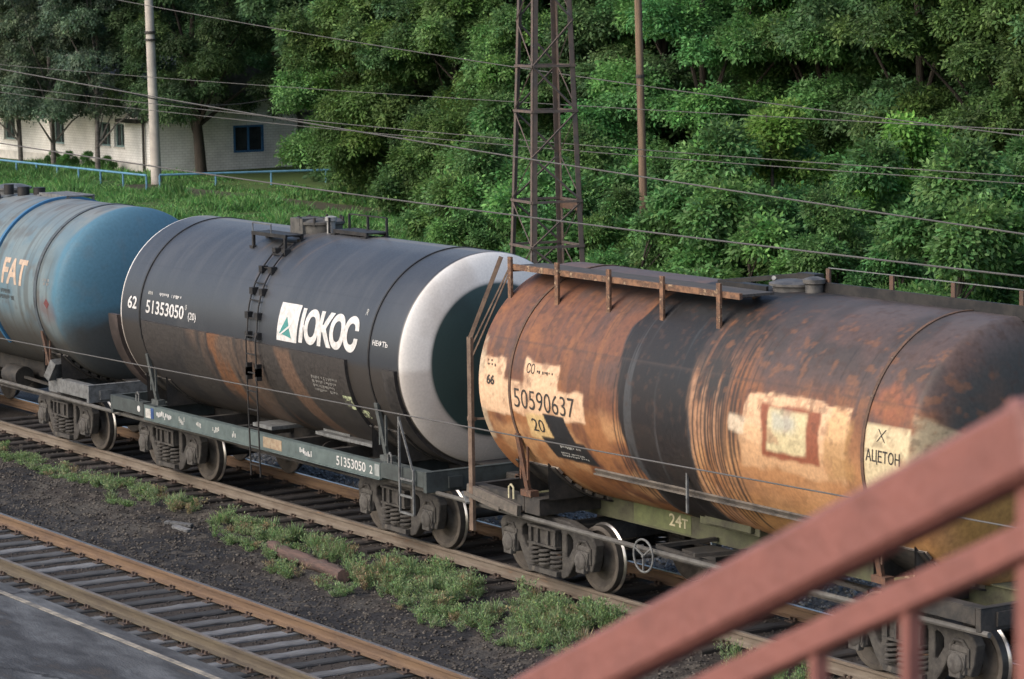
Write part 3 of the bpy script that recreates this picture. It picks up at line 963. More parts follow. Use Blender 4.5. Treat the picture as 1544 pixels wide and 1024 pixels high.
text_on_tank("ЮКОС", 1.80, 3.62, 2.6, 22.5, WHITE, bc, TR, TZ, 0.045, spacing=0.86)
text_on_tank("62", -4.34, -3.99, 4.2, 12.0, WHITE, bc, TR, TZ, 0.02)
text_on_tank("51353050", -3.62, -2.2, 3.2, 11.2, WHITE, bc, TR, TZ, 0.015)
text_on_tank("0", -2.16, -2.1, 9.0, 12.2, WDULL, bc, TR, TZ, 0.0)
text_on_tank("(20)", -2.03, -1.74, 2.6, 8.2, WHITE, bc, TR, TZ, 0.01)
text_on_tank("НЕФТЬ", 4.07, 4.52, 8.6, 11.8, WHITE, bc, TR, TZ, 0.02)
for k, (xa, xb) in enumerate(((-3.6, -3.42), (-3.18, -2.85), (-2.72, -2.36))):
    scribble_on_tank(xa, xb, 14.2, 17.0, WHITE if k else WDULL, bc, TR, TZ, 1, seed=k + 40)
text_on_tank("R", 3.68, 3.75, 24, 27.5, WDULL, bc, TR, TZ, 0.0)
scribble_on_tank(2.2, 3.15, -23, -13, mat("faint_stencil", (0.26, 0.25, 0.23), (0.13, 0.12, 0.11), 25, 0.8), bc, TR + 0.055, TZ, 4, seed=77)
MB().arc_band(3.3, 3.55, -36, -31, TR + 0.004, TR + 0.006, TZ, 4).build("pale_paint_smear", mat("pale_green_smear", (0.45, 0.5, 0.3), (0.05, 0.045, 0.04), 7, 0.7, lo=0.48, hi=0.56), bc)
MB().arc_band(3.05, 3.31, -30, -22, TR + 0.059, TR + 0.062, TZ, 4).build("pale_paint_smear", MATS["pale_green_smear"], bc)
# dome, platforms, ladder
dm = MB()
dm.lathe_z([(-0.25, 0.36), (0.10, 0.36), (0.12, 0.40), (0.16, 0.40), (0.20, 0.30), (0.22, 0.1)], (-0.30, 0, TZ + TR), 24)
hatch = dm.build("manhole_dome", mat("dome_grey_paint", (0.10, 0.095, 0.085), (0.05, 0.048, 0.046), 8, 0.7), bc, True)
hb = MB()
hb.box(-0.62, -0.20, -0.40, -0.12, TZ + TR - 0.04, TZ + TR + 0.22)
hb.build("valve_box", MATS["dome_grey_paint"], hatch)
hb = MB()
for k in range(8):
    t = k * math.pi / 4
    hb.cyl((-0.3 + 0.38 * math.cos(t), 0.38 * math.sin(t), TZ + TR + 0.1), (-0.3 + 0.38 * math.cos(t), 0.38 * math.sin(t), TZ + TR + 0.24), 0.025, 6)
hb.bar((-0.7, -0.02, TZ + TR + 0.2), (0.15, -0.02, TZ + TR + 0.2), 0.07, 0.05)
hb.build("dome_clamp", DARKER, hatch)
MB().lathe_z([(-0.1, 0.07), (0.2, 0.07), (0.2, 0.1), (0.26, 0.1), (0.28, 0.03)], (0.22, -0.1, TZ + TR), 12).build("safety_valve", mat("pale_valve_paint", (0.3, 0.3, 0.29), None, 10), bc, True)
def platform(car, x0, x1, y0, y1, z, m, legs=True, railh=0.0):
    mb = MB()
    mb.box(x0, x1, y0, y1, z, z + 0.025)
    mb.bar((x0, y0, z), (x1, y0, z), 0.04, 0.06)
    mb.bar((x0, y1, z), (x1, y1, z), 0.04, 0.06)
    p = mb.build("walkway", m, car)
    if legs:
        lg = MB()
        for x in (x0 + 0.04, x1 - 0.04):
            for y in (y0, y1):
                zt = TZ + math.sqrt(max(0, TR * TR - y * y))
                lg.bar((x, y, zt - 0.01), (x, y, z), 0.045)
                lg.box(x - 0.06, x + 0.06, y - 0.05, y + 0.05, zt - 0.02, zt + 0.02)
        build_loose(lg, "walkway_bracket", m, p)
    if railh:
        rl = MB()
        rl.tube([(x0, y0, z), (x0, y0, z + railh), (x1, y0, z + railh), (x1, y0, z)], 0.014, 6)
        rl.build("handrail", m, p)
    return p
platform(bc, -1.05, 0.12, -0.88, -0.58, TZ + TR - 0.03, DARKER)
MB().tube([(-1.03, -0.88, TZ + TR), (-1.03, -0.88, TZ + TR + 0.14), (-0.4, -0.88, TZ + TR + 0.14), (-0.4, -0.88, TZ + TR)], 0.012, 6).build("grab_rail", GREYST, bc)
platform(bc, 0.42, 1.5, -0.16, 0.2, TZ + TR + 0.05, DARKER)
rl = MB()
for x in (0.3, 0.9, 1.5):
    rl.bar((x, 0.2, TZ + TR + 0.0), (x, 0.2, TZ + TR + 0.30), 0.035)
rl.bar((0.3, 0.2, TZ + TR + 0.30), (1.5, 0.2, TZ + TR + 0.30), 0.02)
rl.bar((0.3, -0.18, TZ + TR + 0.0), (0.3, -0.18, TZ + TR + 0.26), 0.03)
rl.build("handrail", DARKER, bc)
lp = [cyl_pt(0.02, 62, TR + 0.05)] + [cyl_pt(0.02 + (62 - t) / 62 * 0.35, t, TR + 0.05) for t in (52, 42, 32, 24, 18, 12, 6)] + [(0.42, -1.74, TZ), (0.44, -1.74, 2.1), (0.46, -1.72, 0.62)]
ld = ladder(bc, "side_ladder", lp, 0.16, 0.30, DARKER, 0.014, 0.010)
st_ = MB()
for t in (55, 41, 27, 13, 2):
    x = 0.02 + max(0, 62 - t) / 62 * 0.35
    for s in (-1, 1):
        a = cyl_pt(x + s * 0.16, t, TR + 0.02)
        st_.box(a[0] - 0.055, a[0] + 0.055, a[1] - 0.06, a[1] + 0.05, a[2] - 0.05, a[2] + 0.06)
for z in (2.35, 2.28):
    for s in (-1, 1):
        st_.box(0.45 + s * 0.16 - 0.025, 0.45 + s * 0.16 + 0.025, -1.76, -1.66, z - 0.10, z + 0.10)
build_loose(st_, "ladder_bracket", DARKER, ld)
# end step ladder
el = MB()
for x in (4.72, 5.12):
    el.bar((x, -1.55, 0.62), (x, -1.55, 1.30 if x > 5 else 2.06), 0.03)
el.bar((5.10, -1.55, 1.28), (4.74, -1.55, 2.0), 0.025)
for z in (0.62, 0.88, 1.13):
    el.bar((4.72, -1.55, z), (5.12, -1.55, z), 0.03)
el.build("end_step_ladder", GREYST, bc)
for x in (4.3, -4.35):
    MB().tube([(x - 0.05, -1.47, 1.29), (x - 0.05, -1.47, 1.41), (x, -1.47, 1.45), (x + 0.05, -1.47, 1.41), (x + 0.05, -1.47, 1.29)], 0.018, 6).build("lifting_eye", GREYST, bc)
def brake_gear(car, m, x0=0.0):
    b = MB()
    b.cyl((x0 - 1.9, 0.75, 0.85), (x0 - 0.8, 0.75, 0.85), 0.2, 20)
    b.build("air_reservoir", m, car, True)
    b = MB()
    b.cyl((x0 + 0.3, -0.62, 0.95), (x0 + 1.0, -0.62, 0.95), 0.2, 20)
    b.bar((x0 + 1.0, -0.62, 0.95), (x0 + 2.2, -0.3, 0.8), 0.05)
    b.build("brake_cylinder", m, car, True)
    b = MB()
    b.lathe_z([(0, 0.26), (0.3, 0.3), (0.36, 0.18), (0.7, 0.16)], (x0 + 0.1, 0, 0.60), 20)
    b.build("outlet_valve", m, car, True)
    b = MB()
    b.bar((x0 - 3.0, -0.45, 0.62), (x0 + 3.0, -0.45, 0.62), 0.035)
    b.bar((x0 - 3.0, 0.45, 0.62), (x0 + 3.0, 0.45, 0.62), 0.035)
    b.build("brake_rod", m, car)
brake_gear(bc, DARK)
tr_ = MB()
tr_.box(-0.4, 0.25, -1.30, -0.38, 1.30, 1.36)
tr_.box(1.2, 3.0, -1.02, -0.75, 1.33, 1.38)
tr_.box(1.25, 2.1, -0.9, -0.4, 1.28, 1.48)
build_loose(tr_, "underside_bracket", GREYST, bc)
for x in (-2.2, -0.9, 0.9, 2.2):
    MB().box(x - 0.06, x + 0.06, -1.435, -0.31, 1.05, 1.24).build("cross_bearer", DARK, bc)
    MB().box(x - 0.06, x + 0.06, 0.31, 1.435, 1.05, 1.24).build("cross_bearer", DARK, bc)

# ================================================================== RUSTY TANK CAR
RX = 11.92
rc = thing("tank_car", "rust streaked tank car with a black oil spill and cream patches", "tank car", (RX, 0, 0), group="tank cars standing in the train")
TANKR = attr_mat("rusty_tank_paint", 0.6, 0.35, 20, 0.16, 0.08)
link("tank_barrel", tank_mesh("tank_barrel", -4.80, 4.46, 0.40, paint_rusty, TANKR), rc)
straps(rc, (-4.02, 3.68), RUSTD, RUSTY, 0.05)
saddles(rc, (-3.9, 3.9), DARK, mat("pale_saddle_timber", (0.34, 0.29, 0.23), (0.2, 0.17, 0.14), 6, 0.9))
underframe(rc, 5.48, OLIVE, DARK, 1.25, 1.36)
for a in (-3.9, 3.9):
    put_bogie(rc, a)
for s in (-1, 1):
    coupler(rc, s * 5.48, s, RUSTD)
q = MB(); q.box(-2.9, -1.55, -0.306, -0.301, 0.96, 1.24)
q.build("olive_paint_panel", mat("bright_olive_paint", (0.14, 0.16, 0.07), (0.10, 0.11, 0.055), 5), rc)
text_flat("24т", -2.05, -1.62, 1.03, 1.2, -0.309, mat("yellowed_stencil", (0.55, 0.5, 0.33), None, 12), rc, 0.01)
q = MB(); q.box(2.72, 3.5, -0.315, -0.301, 0.955, 1.25)
q.build("olive_paint_panel", MATS["bright_olive_paint"], rc)
text_flat("505", 2.9, 3.4, 1.0, 1.2, -0.319, MATS["yellowed_stencil"], rc, 0.01)
# cradle boards along the barrel
q = MB()
q.arc_band(-2.35, 2.45, -35.5, -39, TR + 0.004, TR + 0.035, TZ, 4)
q.box(-2.35, 2.45, -1.36, -1.25, 1.80, 1.825)
q.build("cradle_angle", mat("tarry_steel", (0.14, 0.12, 0.10), (0.05, 0.046, 0.043), 3, 0.7, c3=(0.24, 0.18, 0.13)), rc)
q = MB()
q.box(-0.09, -0.06, -1.46, -1.43, 1.60, 2.18)
q.bar((-0.075, -1.445, 2.16), (-0.02, -1.2, 1.95), 0.03)
q.build("wire_post", GREYST, rc)
# sill top board and boxes
q = MB()
q.box(-0.75, 0.55, -0.75, -0.38, 1.29, 1.46)
q.box(-0.55, 0.45, -0.82, -0.752, 1.33, 1.44)
q.build("slotted_box", OLIVE, rc, bevel=0.01)
q = MB()
q.bar((-1.1, -1.2, 0.98), (-0.95, -0.32, 1.0), 0.07, 0.05)
q.bar((-0.2, -1.25, 1.0), (0.1, -0.32, 1.02), 0.07, 0.05)
q.bar((-1.1, -1.2, 0.98), (0.2, -1.1, 0.9), 0.05)
q.box(-0.95, -0.2, -0.9, -0.4, 0.80, 0.93)
q.build("brake_gear_bracket", DARK, rc)
hw = MB()
hw.tube([(-1.08 + 0.22 * math.cos(t), -1.44, 0.88 + 0.22 * math.sin(t)) for t in np.linspace(0, 2 * math.pi, 33)], 0.016, 6)
for t in (0.6, 2.7, 4.7):
    hw.bar((-1.08, -1.44, 0.88), (-1.08 + 0.22 * math.cos(t), -1.44, 0.88 + 0.22 * math.sin(t)), 0.02)
hw.cyl((-1.08, -1.46, 0.88), (-1.08, -0.9, 0.88), 0.025, 8)
hw.build("brake_handwheel", GREYST, rc)
brake_gear(rc, DARK)
# lettering
text_on_tank("50590637", -3.92, -2.42, -8.8, 0.9, BLACKP, rc, TR, TZ, -0.004)
text_on_tank("20", -3.55, -3.25, -19.8, -13.0, BLACKP, rc, TR, TZ, 0.0)
text_on_tank("66", -4.62, -4.42, 0.2, 5.2, BLACKP, rc, TR, TZ, 0.03)
scribble_on_tank(-4.62, -4.42, 9.2, 13.0, BLACKP, rc, TR, TZ, 2, seed=3)
text_on_tank("СО", -3.62, -3.42, 9.2, 14.2, BLACKP, rc, TR, TZ, 0.0)
scribble_on_tank(-3.36, -2.95, 9.4, 11.6, BLACKP, rc, TR, TZ, 1, seed=5)
scribble_on_tank(-3.0, -2.5, -27, -25, WDULL, rc, TR, TZ, 1, seed=6)
scribble_on_tank(-3.05, -2.35, -32, -29, WDULL, rc, TR, TZ, 2, seed=7)
text_on_tank("X", 3.92, 4.08, 7.4, 12.8, BLACKP, rc, TR, TZ, -0.02)
text_on_tank("АЦЕТОН", 3.74, 4.36, -2.2, 4.0, BLACKP, rc, TR, TZ, 0.01)
dia = MB()
dia.add([P(3.92, -15.5), P(4.13, -21), P(4.34, -15.5), P(4.13, -10)], [(0, 1, 2, 3)])
dia.build("hazard_diamond", mat("red_hazard_paint", (0.42, 0.06, 0.04), (0.3, 0.05, 0.035), 8), rc)
# near side walkway on legs
ZW = TZ + TR + 0.045
wk = MB()
wk.box(-4.80, 0.55, -1.02, -0.50, ZW - 0.06, ZW - 0.025)
w_ = wk.build("walkway", mat("tarry_plank", (0.045, 0.043, 0.042), (0.09, 0.075, 0.062), 5, 0.8, stretch=(0.4, 6, 6)), rc)
MB().box(-4.82, 0.57, -1.075, -1.025, ZW - 0.085, ZW - 0.005).build("walkway_edge", mat("pale_rust_edge", (0.24, 0.13, 0.075), (0.085, 0.05, 0.036), 9, 0.8, c3=(0.38, 0.26, 0.16), lo=0.38, hi=0.56), w_)
for x in (-4.78, -3.58, -2.32, -1.08, 0.17):
    lg = MB()
    zt = TZ + math.sqrt(TR ** 2 - 1.11 ** 2)
    lg.box(x - 0.04, x + 0.04, -1.115, -1.08, zt - 0.02, ZW + 0.10)
    lg.box(x - 0.04, x - 0.028, -1.08, -1.03, zt - 0.0, ZW + 0.09)
    lg.bar((x, -1.05, ZW - 0.09), (x, -0.45, ZW - 0.09), 0.05)
    lg.bar((x, -0.52, TZ + 1.5), (x, -0.52, ZW - 0.06), 0.05)
    lg.build("walkway_leg", MATS["pale_rust_edge"], w_)
# far side walkway with handrail
wk = MB()
wk.box(0.80, 4.95, 0.13, 0.52, ZW - 0.02, ZW + 0.01)
wk.box(0.80, 4.95, 0.09, 0.127, ZW - 0.09, ZW + 0.085)
w2 = wk.build("walkway", DARKER, rc)
for x in (0.86, 2.12, 3.28, 4.5):
    q = MB()
    q.box(x - 0.035, x + 0.035, 0.13, 0.16, ZW + 0.011, ZW + 0.26)
    q.build("handrail_post", RUSTD, w2)
MB().bar((0.86, 0.145, ZW + 0.27), (4.9, 0.145, ZW + 0.27), 0.012).build("handrail", GREYST, w2)
# hatch group
q = MB()
q.lathe_z([(-0.25, 0.30), (0.05, 0.30), (0.06, 0.35), (0.09, 0.35), (0.12, 0.25), (0.13, 0.05)], (0.3, 0.05, TZ + TR), 24)
hr = q.build("manhole_dome", mat("tar_coated_dome", (0.05, 0.05, 0.05), (0.12, 0.11, 0.10), 6, 0.55), rc, True)
q = MB()
q.box(-0.9, 0.15, -0.32, -0.28, TZ + TR - 0.04, TZ + TR + 0.05)
q.bar((-0.9, -0.3, TZ + TR + 0.03), (0.15, 0.35, TZ + TR + 0.16), 0.06)
q.box(0.15, 0.5, 0.2, 0.36, TZ + TR, TZ + TR + 0.2)
q.build("hatch_frame", DARKER, hr)
MB().lathe_z([(-0.1, 0.12), (0.1, 0.12), (0.12, 0.15), (0.17, 0.15), (0.2, 0.06)], (0.75, 0.0, TZ + TR), 14).build("safety_valve", MATS["tar_coated_dome"], rc, True)
MB().tube([(-0.05, -0.02, TZ + TR - 0.05), (-0.05, -0.02, TZ + TR + 0.11), (0.03, -0.1, TZ + TR + 0.14)], 0.03, 8).build("vent_cock", MATS["pale_valve_paint"], rc, True)
# end ladder
rl = MB()
x = -5.34
rl.bar((x, -1.44, 0.6), (x, -1.44, 3.42), 0.10, 0.05, up=(0, 1, 0))
rl.bar((x, -1.44, 3.40), (x + 0.30, -1.08, ZW + 0.08), 0.06)
rl.bar((x + 0.02, -1.42, 3.3), (x + 0.52, -1.06, ZW - 0.02), 0.022)
rl.bar((x + 0.04, -1.42, 3.15), (x + 0.54, -1.06, ZW - 0.06), 0.022)
rl.box(x - 0.06, x + 0.06, -1.47, -1.40, 2.20, 2.26)
rl.bar((x, -1.44, 2.23), (x + 0.2, -1.0, 2.23), 0.03)
rl.build("end_handrail_post", mat("dusty_rust_post", (0.17, 0.12, 0.088), (0.10, 0.068, 0.052), 6, 0.85, c3=(0.2, 0.16, 0.13), bump=0.3), rc)
q = MB()
q.bar((-5.36, -1.44, 1.0), (-5.62, -1.36, 1.12), 0.16, 0.03)
q.build("ladder_bracket", GREYST, rc)
# weathered lump of the uncoupling lever bracket at the near corner
q = MB()
q.bar((-5.45, -1.43, 1.20), (-4.15, -1.41, 1.05), 0.07, 0.15)
q.bar((-5.5, -1.46, 1.13), (-4.6, -1.44, 1.02), 0.05, 0.06)
q.build("corner_step", mat("dusty_rust_lump", (0.14, 0.12, 0.10), (0.09, 0.08, 0.07), 7, 0.9, c3=(0.2, 0.10, 0.07), bump=0.6), rc)
MB().tube([(-4.42, -1.40, 1.2), (-4.42, -1.40, 1.36), (-4.36, -1.40, 1.40), (-4.30, -1.40, 1.36), (-4.30, -1.40, 1.2)], 0.016, 6).build("lifting_eye", MATS["yellowed_stencil"], rc)

# ================================================================== BLUE TANK CAR
BLUE_RING = 1.85
LX = -12.14
uc = thing("tank_car", "dusty blue tank car coupled behind the black one", "tank car", (LX, 0, 0), group="tank cars standing in the train")
TANKU = attr_mat("blue_tank_paint", 0.6, 0.3, 20, 0.09, 0.03)
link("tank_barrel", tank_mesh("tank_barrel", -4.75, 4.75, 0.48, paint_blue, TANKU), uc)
BST = mat("dusty_blue_strap", (0.075, 0.095, 0.11), (0.045, 0.05, 0.055), 6, 0.7)
straps(uc, (-3.85, 3.88), BST, RUSTD, 0.12)
MB().arc_band(BLUE_RING - 0.045, BLUE_RING + 0.045, -40, 220, TR + 0.004, TR + 0.05, TZ, 90).build("stiffening_ring", mat("bright_blue_paint", (0.03, 0.13, 0.27), (0.05, 0.15, 0.26), 6, 0.5), uc)
saddles(uc, (-3.9, 3.9), DARK, MATS["old_saddle_timber"])
underframe(uc, 5.48, DARK, GREYST, 1.29, 1.34)
for a in (-3.9, 3.9):
    put_bogie(uc, a)
for s in (-1, 1):
    coupler(uc, s * 5.48, s, DARK)
brake_gear(uc, DARK)
text_on_tank("FAT", 2.32, 3.38, 5.0, 22.5, PEACH, uc, TR, TZ, 0.03)
scribble_on_tank(2.1, 3.0, -6, 2, mat("faint_dark_stencil", (0.08, 0.09, 0.09), None, 9), uc, TR, TZ, 2, seed=9)
scribble_on_tank(4.18, 4.5, 8, 13, mat("faint_peach_stencil", (0.3, 0.27, 0.25), None, 9), uc, TR, TZ, 2, seed=11)
MB().add([P(4.25, -3.5), P(4.37, -7), P(4.49, -3.5), P(4.37, 0)], [(0, 1, 2, 3)]).build("hazard_diamond", mat("dull_red_paint", (0.16, 0.05, 0.05), None, 8), uc)
q = MB()
q.lathe_z([(-0.25, 0.34), (0.05, 0.34), (0.06, 0.40), (0.10, 0.40), (0.16, 0.2), (0.17, 0.05)], (-0.75, 0, TZ + TR), 24)
hu = q.build("manhole_dome", mat("grey_dome_paint", (0.14, 0.145, 0.145), (0.07, 0.07, 0.07), 7, 0.55), uc, True)
q = MB()
q.cyl((-0.1, -0.35, TZ + TR), (-0.1, -0.35, TZ + TR + 0.2), 0.10, 12)
q.cyl((0.15, -0.15, TZ + TR - 0.05), (0.15, -0.15, TZ + TR + 0.16), 0.12, 12)
q.cyl((0.35, 0.1, TZ + TR - 0.05), (0.35, 0.1, TZ + TR + 0.14), 0.12, 12)
q.build("tank_valve", DARKER, hu, True)
platform(uc, 0.6, 1.9, 0.0, 0.55, TZ + TR + 0.03, GREYST)
platform(uc, -1.6, -0.2, -0.95, -0.5, TZ + TR - 0.02, BST)
q = MB()
q.bar((3.95, -1.36, 1.30), (4.15, -1.30, 1.62), 0.30, 0.16)
q.build("end_bracket", GREYST, uc)

# long pipe lying against the train at axle height
pp = MB().tube([(x, -1.315, 0.955 + 0.02 * math.sin(x * 0.4)) for x in np.linspace(-17, 17.5, 60)], 0.036, 8)
tag(pp.build("air_pipe", mat("dusty_pipe_steel", (0.12, 0.115, 0.105), (0.075, 0.07, 0.065), 5, 0.8), None, True), "long thin grey pipe running beside the wheels along the whole train", "pipe")

# ================================================================== GROUND
rng = np.random.default_rng(11)
def ground_z(x, y):
    x, y = np.asarray(x, float), np.asarray(y, float)
    z = np.interp(y, [-400, -60, -12, -7.1, -6.95, -4.6, -4.2, -3.0, -1.9, -1.5, 1.45, 1.9, 2.6, 9.0, 12.0, 26, 60, 400], [-0.4, -0.4, -0.30, -0.30, -0.235, -0.235, -0.30, -0.27, -0.27, -0.255, -0.255, -0.20, -0.04, -0.08, -0.6, -0.6, -0.6, -0.6])
    near = np.exp(-np.maximum(0, np.abs(x) - 30) / 20) * np.exp(-np.maximum(0, np.abs(y) - 14) / 8)
    n = fbm(x * 0.9, y * 0.9, x * 0, 201) - 0.5
    f = 1.6 * (fbm(x * 5, y * 5, x * 0, 205, 4) - 0.5)
    amp = np.interp(y, [-7.4, -7.0, -4.7, -4.2, -1.7, -1.4, 1.4, 1.9], [0.0, 0.02, 0.02, 0.12, 0.12, 0.03, 0.03, 0.12])
    far = 0.35 * (fbm(x * 0.06, y * 0.06, x * 0, 209) - 0.5) * (y > 14)
    return z + near * (amp * n + 0.06 * f * (amp > 0.05)) + far
def axis(segs):
    o = []
    for a, b, st in segs:
        o += list(np.arange(a, b, st))
    return np.array(o + [segs[-1][1]])
gx = axis([(-3000, -400, 400), (-400, -60, 20), (-60, -16, 0.8), (-16, 17, 0.07), (17, 60, 0.8), (60, 400, 20), (400, 3000, 400)])
gy = axis([(-3000, -400, 400), (-400, -60, 20), (-60, -8, 1.5), (-8, 7.5, 0.07), (7.5, 60, 0.7), (60, 400, 20), (400, 3000, 400)])
GX, GY = np.meshgrid(gx, gy, indexing='ij')
GZ = ground_z(GX, GY)
gc = blank(GX, (0.042, 0.036, 0.032))
nn = fbm(GX * 1.2, GY * 1.2, GX * 0, 221)
nf = fbm(GX * 7, GY * 7, GX * 0, 223, 3)
gc = mixc(gc, (0.07, 0.064, 0.056), sstep(0.5, 0.66, nn) * (GY < -1.4) * (GY > -4.5))
gc = mixc(gc, (0.03, 0.031, 0.034), np.exp(-((GY + 3.9 + 0.5 * (nn - 0.5)) / 0.55) ** 2) * 0.8)
gc = mixc(gc, (0.026, 0.026, 0.028), sstep(0.5, 0.35, nn))
gc = mixc(gc, (0.10, 0.088, 0.074), sstep(0.60, 0.72, nf) * 0.7 * (GY < -1.2) * (GY > -4.6))
gc = mixc(gc, (0.05, 0.042, 0.036), sstep(-4.7, -4.9, GY) * 0.8)
gc = mixc(gc, (0.04, 0.034, 0.03), sstep(-1.6, -1.3, GY) * (1 - sstep(1.3, 1.7, GY)) * 0.8)
gc = mixc(gc, (0.115, 0.115, 0.112), sstep(1.3, 1.9, GY + 0.4 * (nf - 0.5)) * (1 - sstep(9, 11, GY)) * (0.45 + 0.7 * nf))
gc = mixc(gc, (0.075, 0.125, 0.035), sstep(10, 13, GY) * (0.55 + 0.5 * nn))
gc = mixc(gc, (0.07, 0.06, 0.048), sstep(35.4, 36.0, GY + 1.2 * (nn - .5)) * (1 - sstep(37.4, 38.2, GY + 1.5 * (nn - .5))) * (GX < -50) * 0.85)
GRM = attr_mat("ground_earth", 0.95, 0.15, 34, 0.55, 0.6, 0.05)
ni, nj = GX.shape
ii = np.arange(ni - 1)[:, None]; jj = np.arange(nj - 1)[None]
a = ii * nj + jj
me = fast_mesh("ground", np.stack([GX, GY, GZ], -1).reshape(-1, 3), np.stack([a, a + nj, a + nj + 1, a + 1], -1).reshape(-1, 4), GRM, gc.reshape(-1, 3), True)
tag(link("ground", me), kind="structure")
# asphalt platform in the near corner
AS = MB()
AS.box(-60, 30, -16, -7.0, -0.6, -0.17)
ASM = mat("worn_asphalt", (0.125, 0.13, 0.135), (0.035, 0.036, 0.039), 1.1, 0.85, c3=(0.075, 0.062, 0.05), bump=0.7, bscale=26, detail=12, stretch=(0.5, 1.8, 1), lo=0.38, hi=0.58)
def crack(m, scale, width, col):
    nt = m.node_tree
    b = nt.nodes["Principled BSDF"]
    src = b.inputs['Base Color'].links[0].from_socket
    tc = node(nt, "ShaderNodeTexCoord")
    n = node(nt, "ShaderNodeTexNoise")
    n.inputs['Scale'].default_value = 2.5
    n.inputs['Detail'].default_value = 5
    ad = node(nt, "ShaderNodeVectorMath", operation='MULTIPLY_ADD')
    ad.inputs[1].default_value = (0.5, 0.5, 0.5)
    v = node(nt, "ShaderNodeTexVoronoi", feature='DISTANCE_TO_EDGE')
    v.inputs['Scale'].default_value = scale
    nt.links.new(tc.outputs['Object'], n.inputs['Vector'])
    nt.links.new(n.outputs['Color'], ad.inputs[0])
    nt.links.new(tc.outputs['Object'], ad.inputs[2])
    nt.links.new(ad.outputs[0], v.inputs['Vector'])
    mr = node(nt, "ShaderNodeMapRange")
    mr.inputs['From Min'].default_value = width * 0.4
    mr.inputs['From Max'].default_value = width
    nt.links.new(v.outputs['Distance'], mr.inputs[0])
    n3 = node(nt, "ShaderNodeTexNoise")
    n3.inputs['Scale'].default_value = 0.55
    n3.inputs['Detail'].default_value = 8
    n3.inputs['Roughness'].default_value = 0.7
    nt.links.new(tc.outputs['Object'], n3.inputs['Vector'])
    m3 = node(nt, "ShaderNodeMapRange")
    m3.inputs['From Min'].default_value = 0.40
    m3.inputs['From Max'].default_value = 0.56
    m3.inputs['To Min'].default_value = 0.5
    nt.links.new(n3.outputs[0], m3.inputs[0])
    mp = node(nt, "ShaderNodeMath", operation='MULTIPLY')
    nt.links.new(mr.outputs[0], mp.inputs[0])
    nt.links.new(m3.outputs[0], mp.inputs[1])
    mx = node(nt, "ShaderNodeMix", data_type='RGBA')
    mx.inputs[6].default_value = (*col, 1)
    nt.links.new(mp.outputs[0], mx.inputs[0])
    nt.links.new(src, mx.inputs[7])
    nt.links.new(mx.outputs[2], b.inputs['Base Color'])
crack(ASM, 0.16, 0.008, (0.022, 0.022, 0.024))
tag(AS.build("asphalt_path", ASM), kind="structure")
q = MB()
q.box(-60, 30, -7.345, -7.255, -0.169, -0.162)
tag(q.build("path_edge_line", mat("worn_pale_line", (0.33, 0.29, 0.23), (0.12, 0.115, 0.105), 3, 0.85)), kind="structure")

# loose stones
def stones(name, n, xr, yr, smin, smax, c1, c2, seed):
    r = np.random.default_rng(seed)
    x = r.uniform(*xr, n); y = r.uniform(*yr, n)
    z = ground_z(x, y)
    base = np.array([(1, 0, 0), (-1, 0, 0), (0, 1, 0), (0, -1, 0), (0, 0, 1), (0, 0, -1)], float)
    fc = np.array([(0, 2, 4), (2, 1, 4), (1, 3, 4), (3, 0, 4), (2, 0, 5), (1, 2, 5), (3, 1, 5), (0, 3, 5)])
    s = r.uniform(smin, smax, (n, 1, 1)) * r.uniform(0.6, 1.3, (n, 6, 1)) * np.array([1, 1, 0.7])
    v = base[None] * s
    an = r.uniform(0, 6.28, n)
    c_, s_ = np.cos(an)[:, None], np.sin(an)[:, None]
    tl = r.uniform(-0.5, 0.5, (n, 1))
    vx, vy, vz = v[..., 0], v[..., 1], v[..., 2]
    vz = vz + tl * vx
    V = np.stack([vx * c_ - vy * s_ + x[:, None], vx * s_ + vy * c_ + y[:, None], vz + z[:, None] + smin * 0.2], -1)
    F = fc[None] + np.arange(n)[:, None, None] * 6
    t = r.random((n, 1, 1)) ** 1.5
    C = np.array(c1) * (1 - t) + np.array(c2) * t
    C = np.repeat(C, 6, 1)
    return tag(link(name, fast_mesh(name, V.reshape(-1, 3), F.reshape(-1, 3), attr_mat("loose_stone", 0.9, 0.2, 30, 0.2, 0.1), C.reshape(-1, 3))), kind="stuff")
stones("ballast_stones", 26000, (-14, 17), (1.3, 6.5), 0.025, 0.055, (0.085, 0.088, 0.088), (0.25, 0.25, 0.245), 5)
stones("ground_stones", 16000, (-14, 14), (-4.7, -1.0), 0.01, 0.036, (0.035, 0.031, 0.028), (0.13, 0.115, 0.098), 6)
stones("track_stones", 6000, (-14, 17), (-1.0, 1.3), 0.012, 0.03, (0.04, 0.036, 0.033), (0.14, 0.125, 0.11), 7)
stones("track_stones", 5000, (-12, 14), (-7.2, -4.6), 0.012, 0.03, (0.035, 0.033, 0.033), (0.085, 0.075, 0.07), 8)

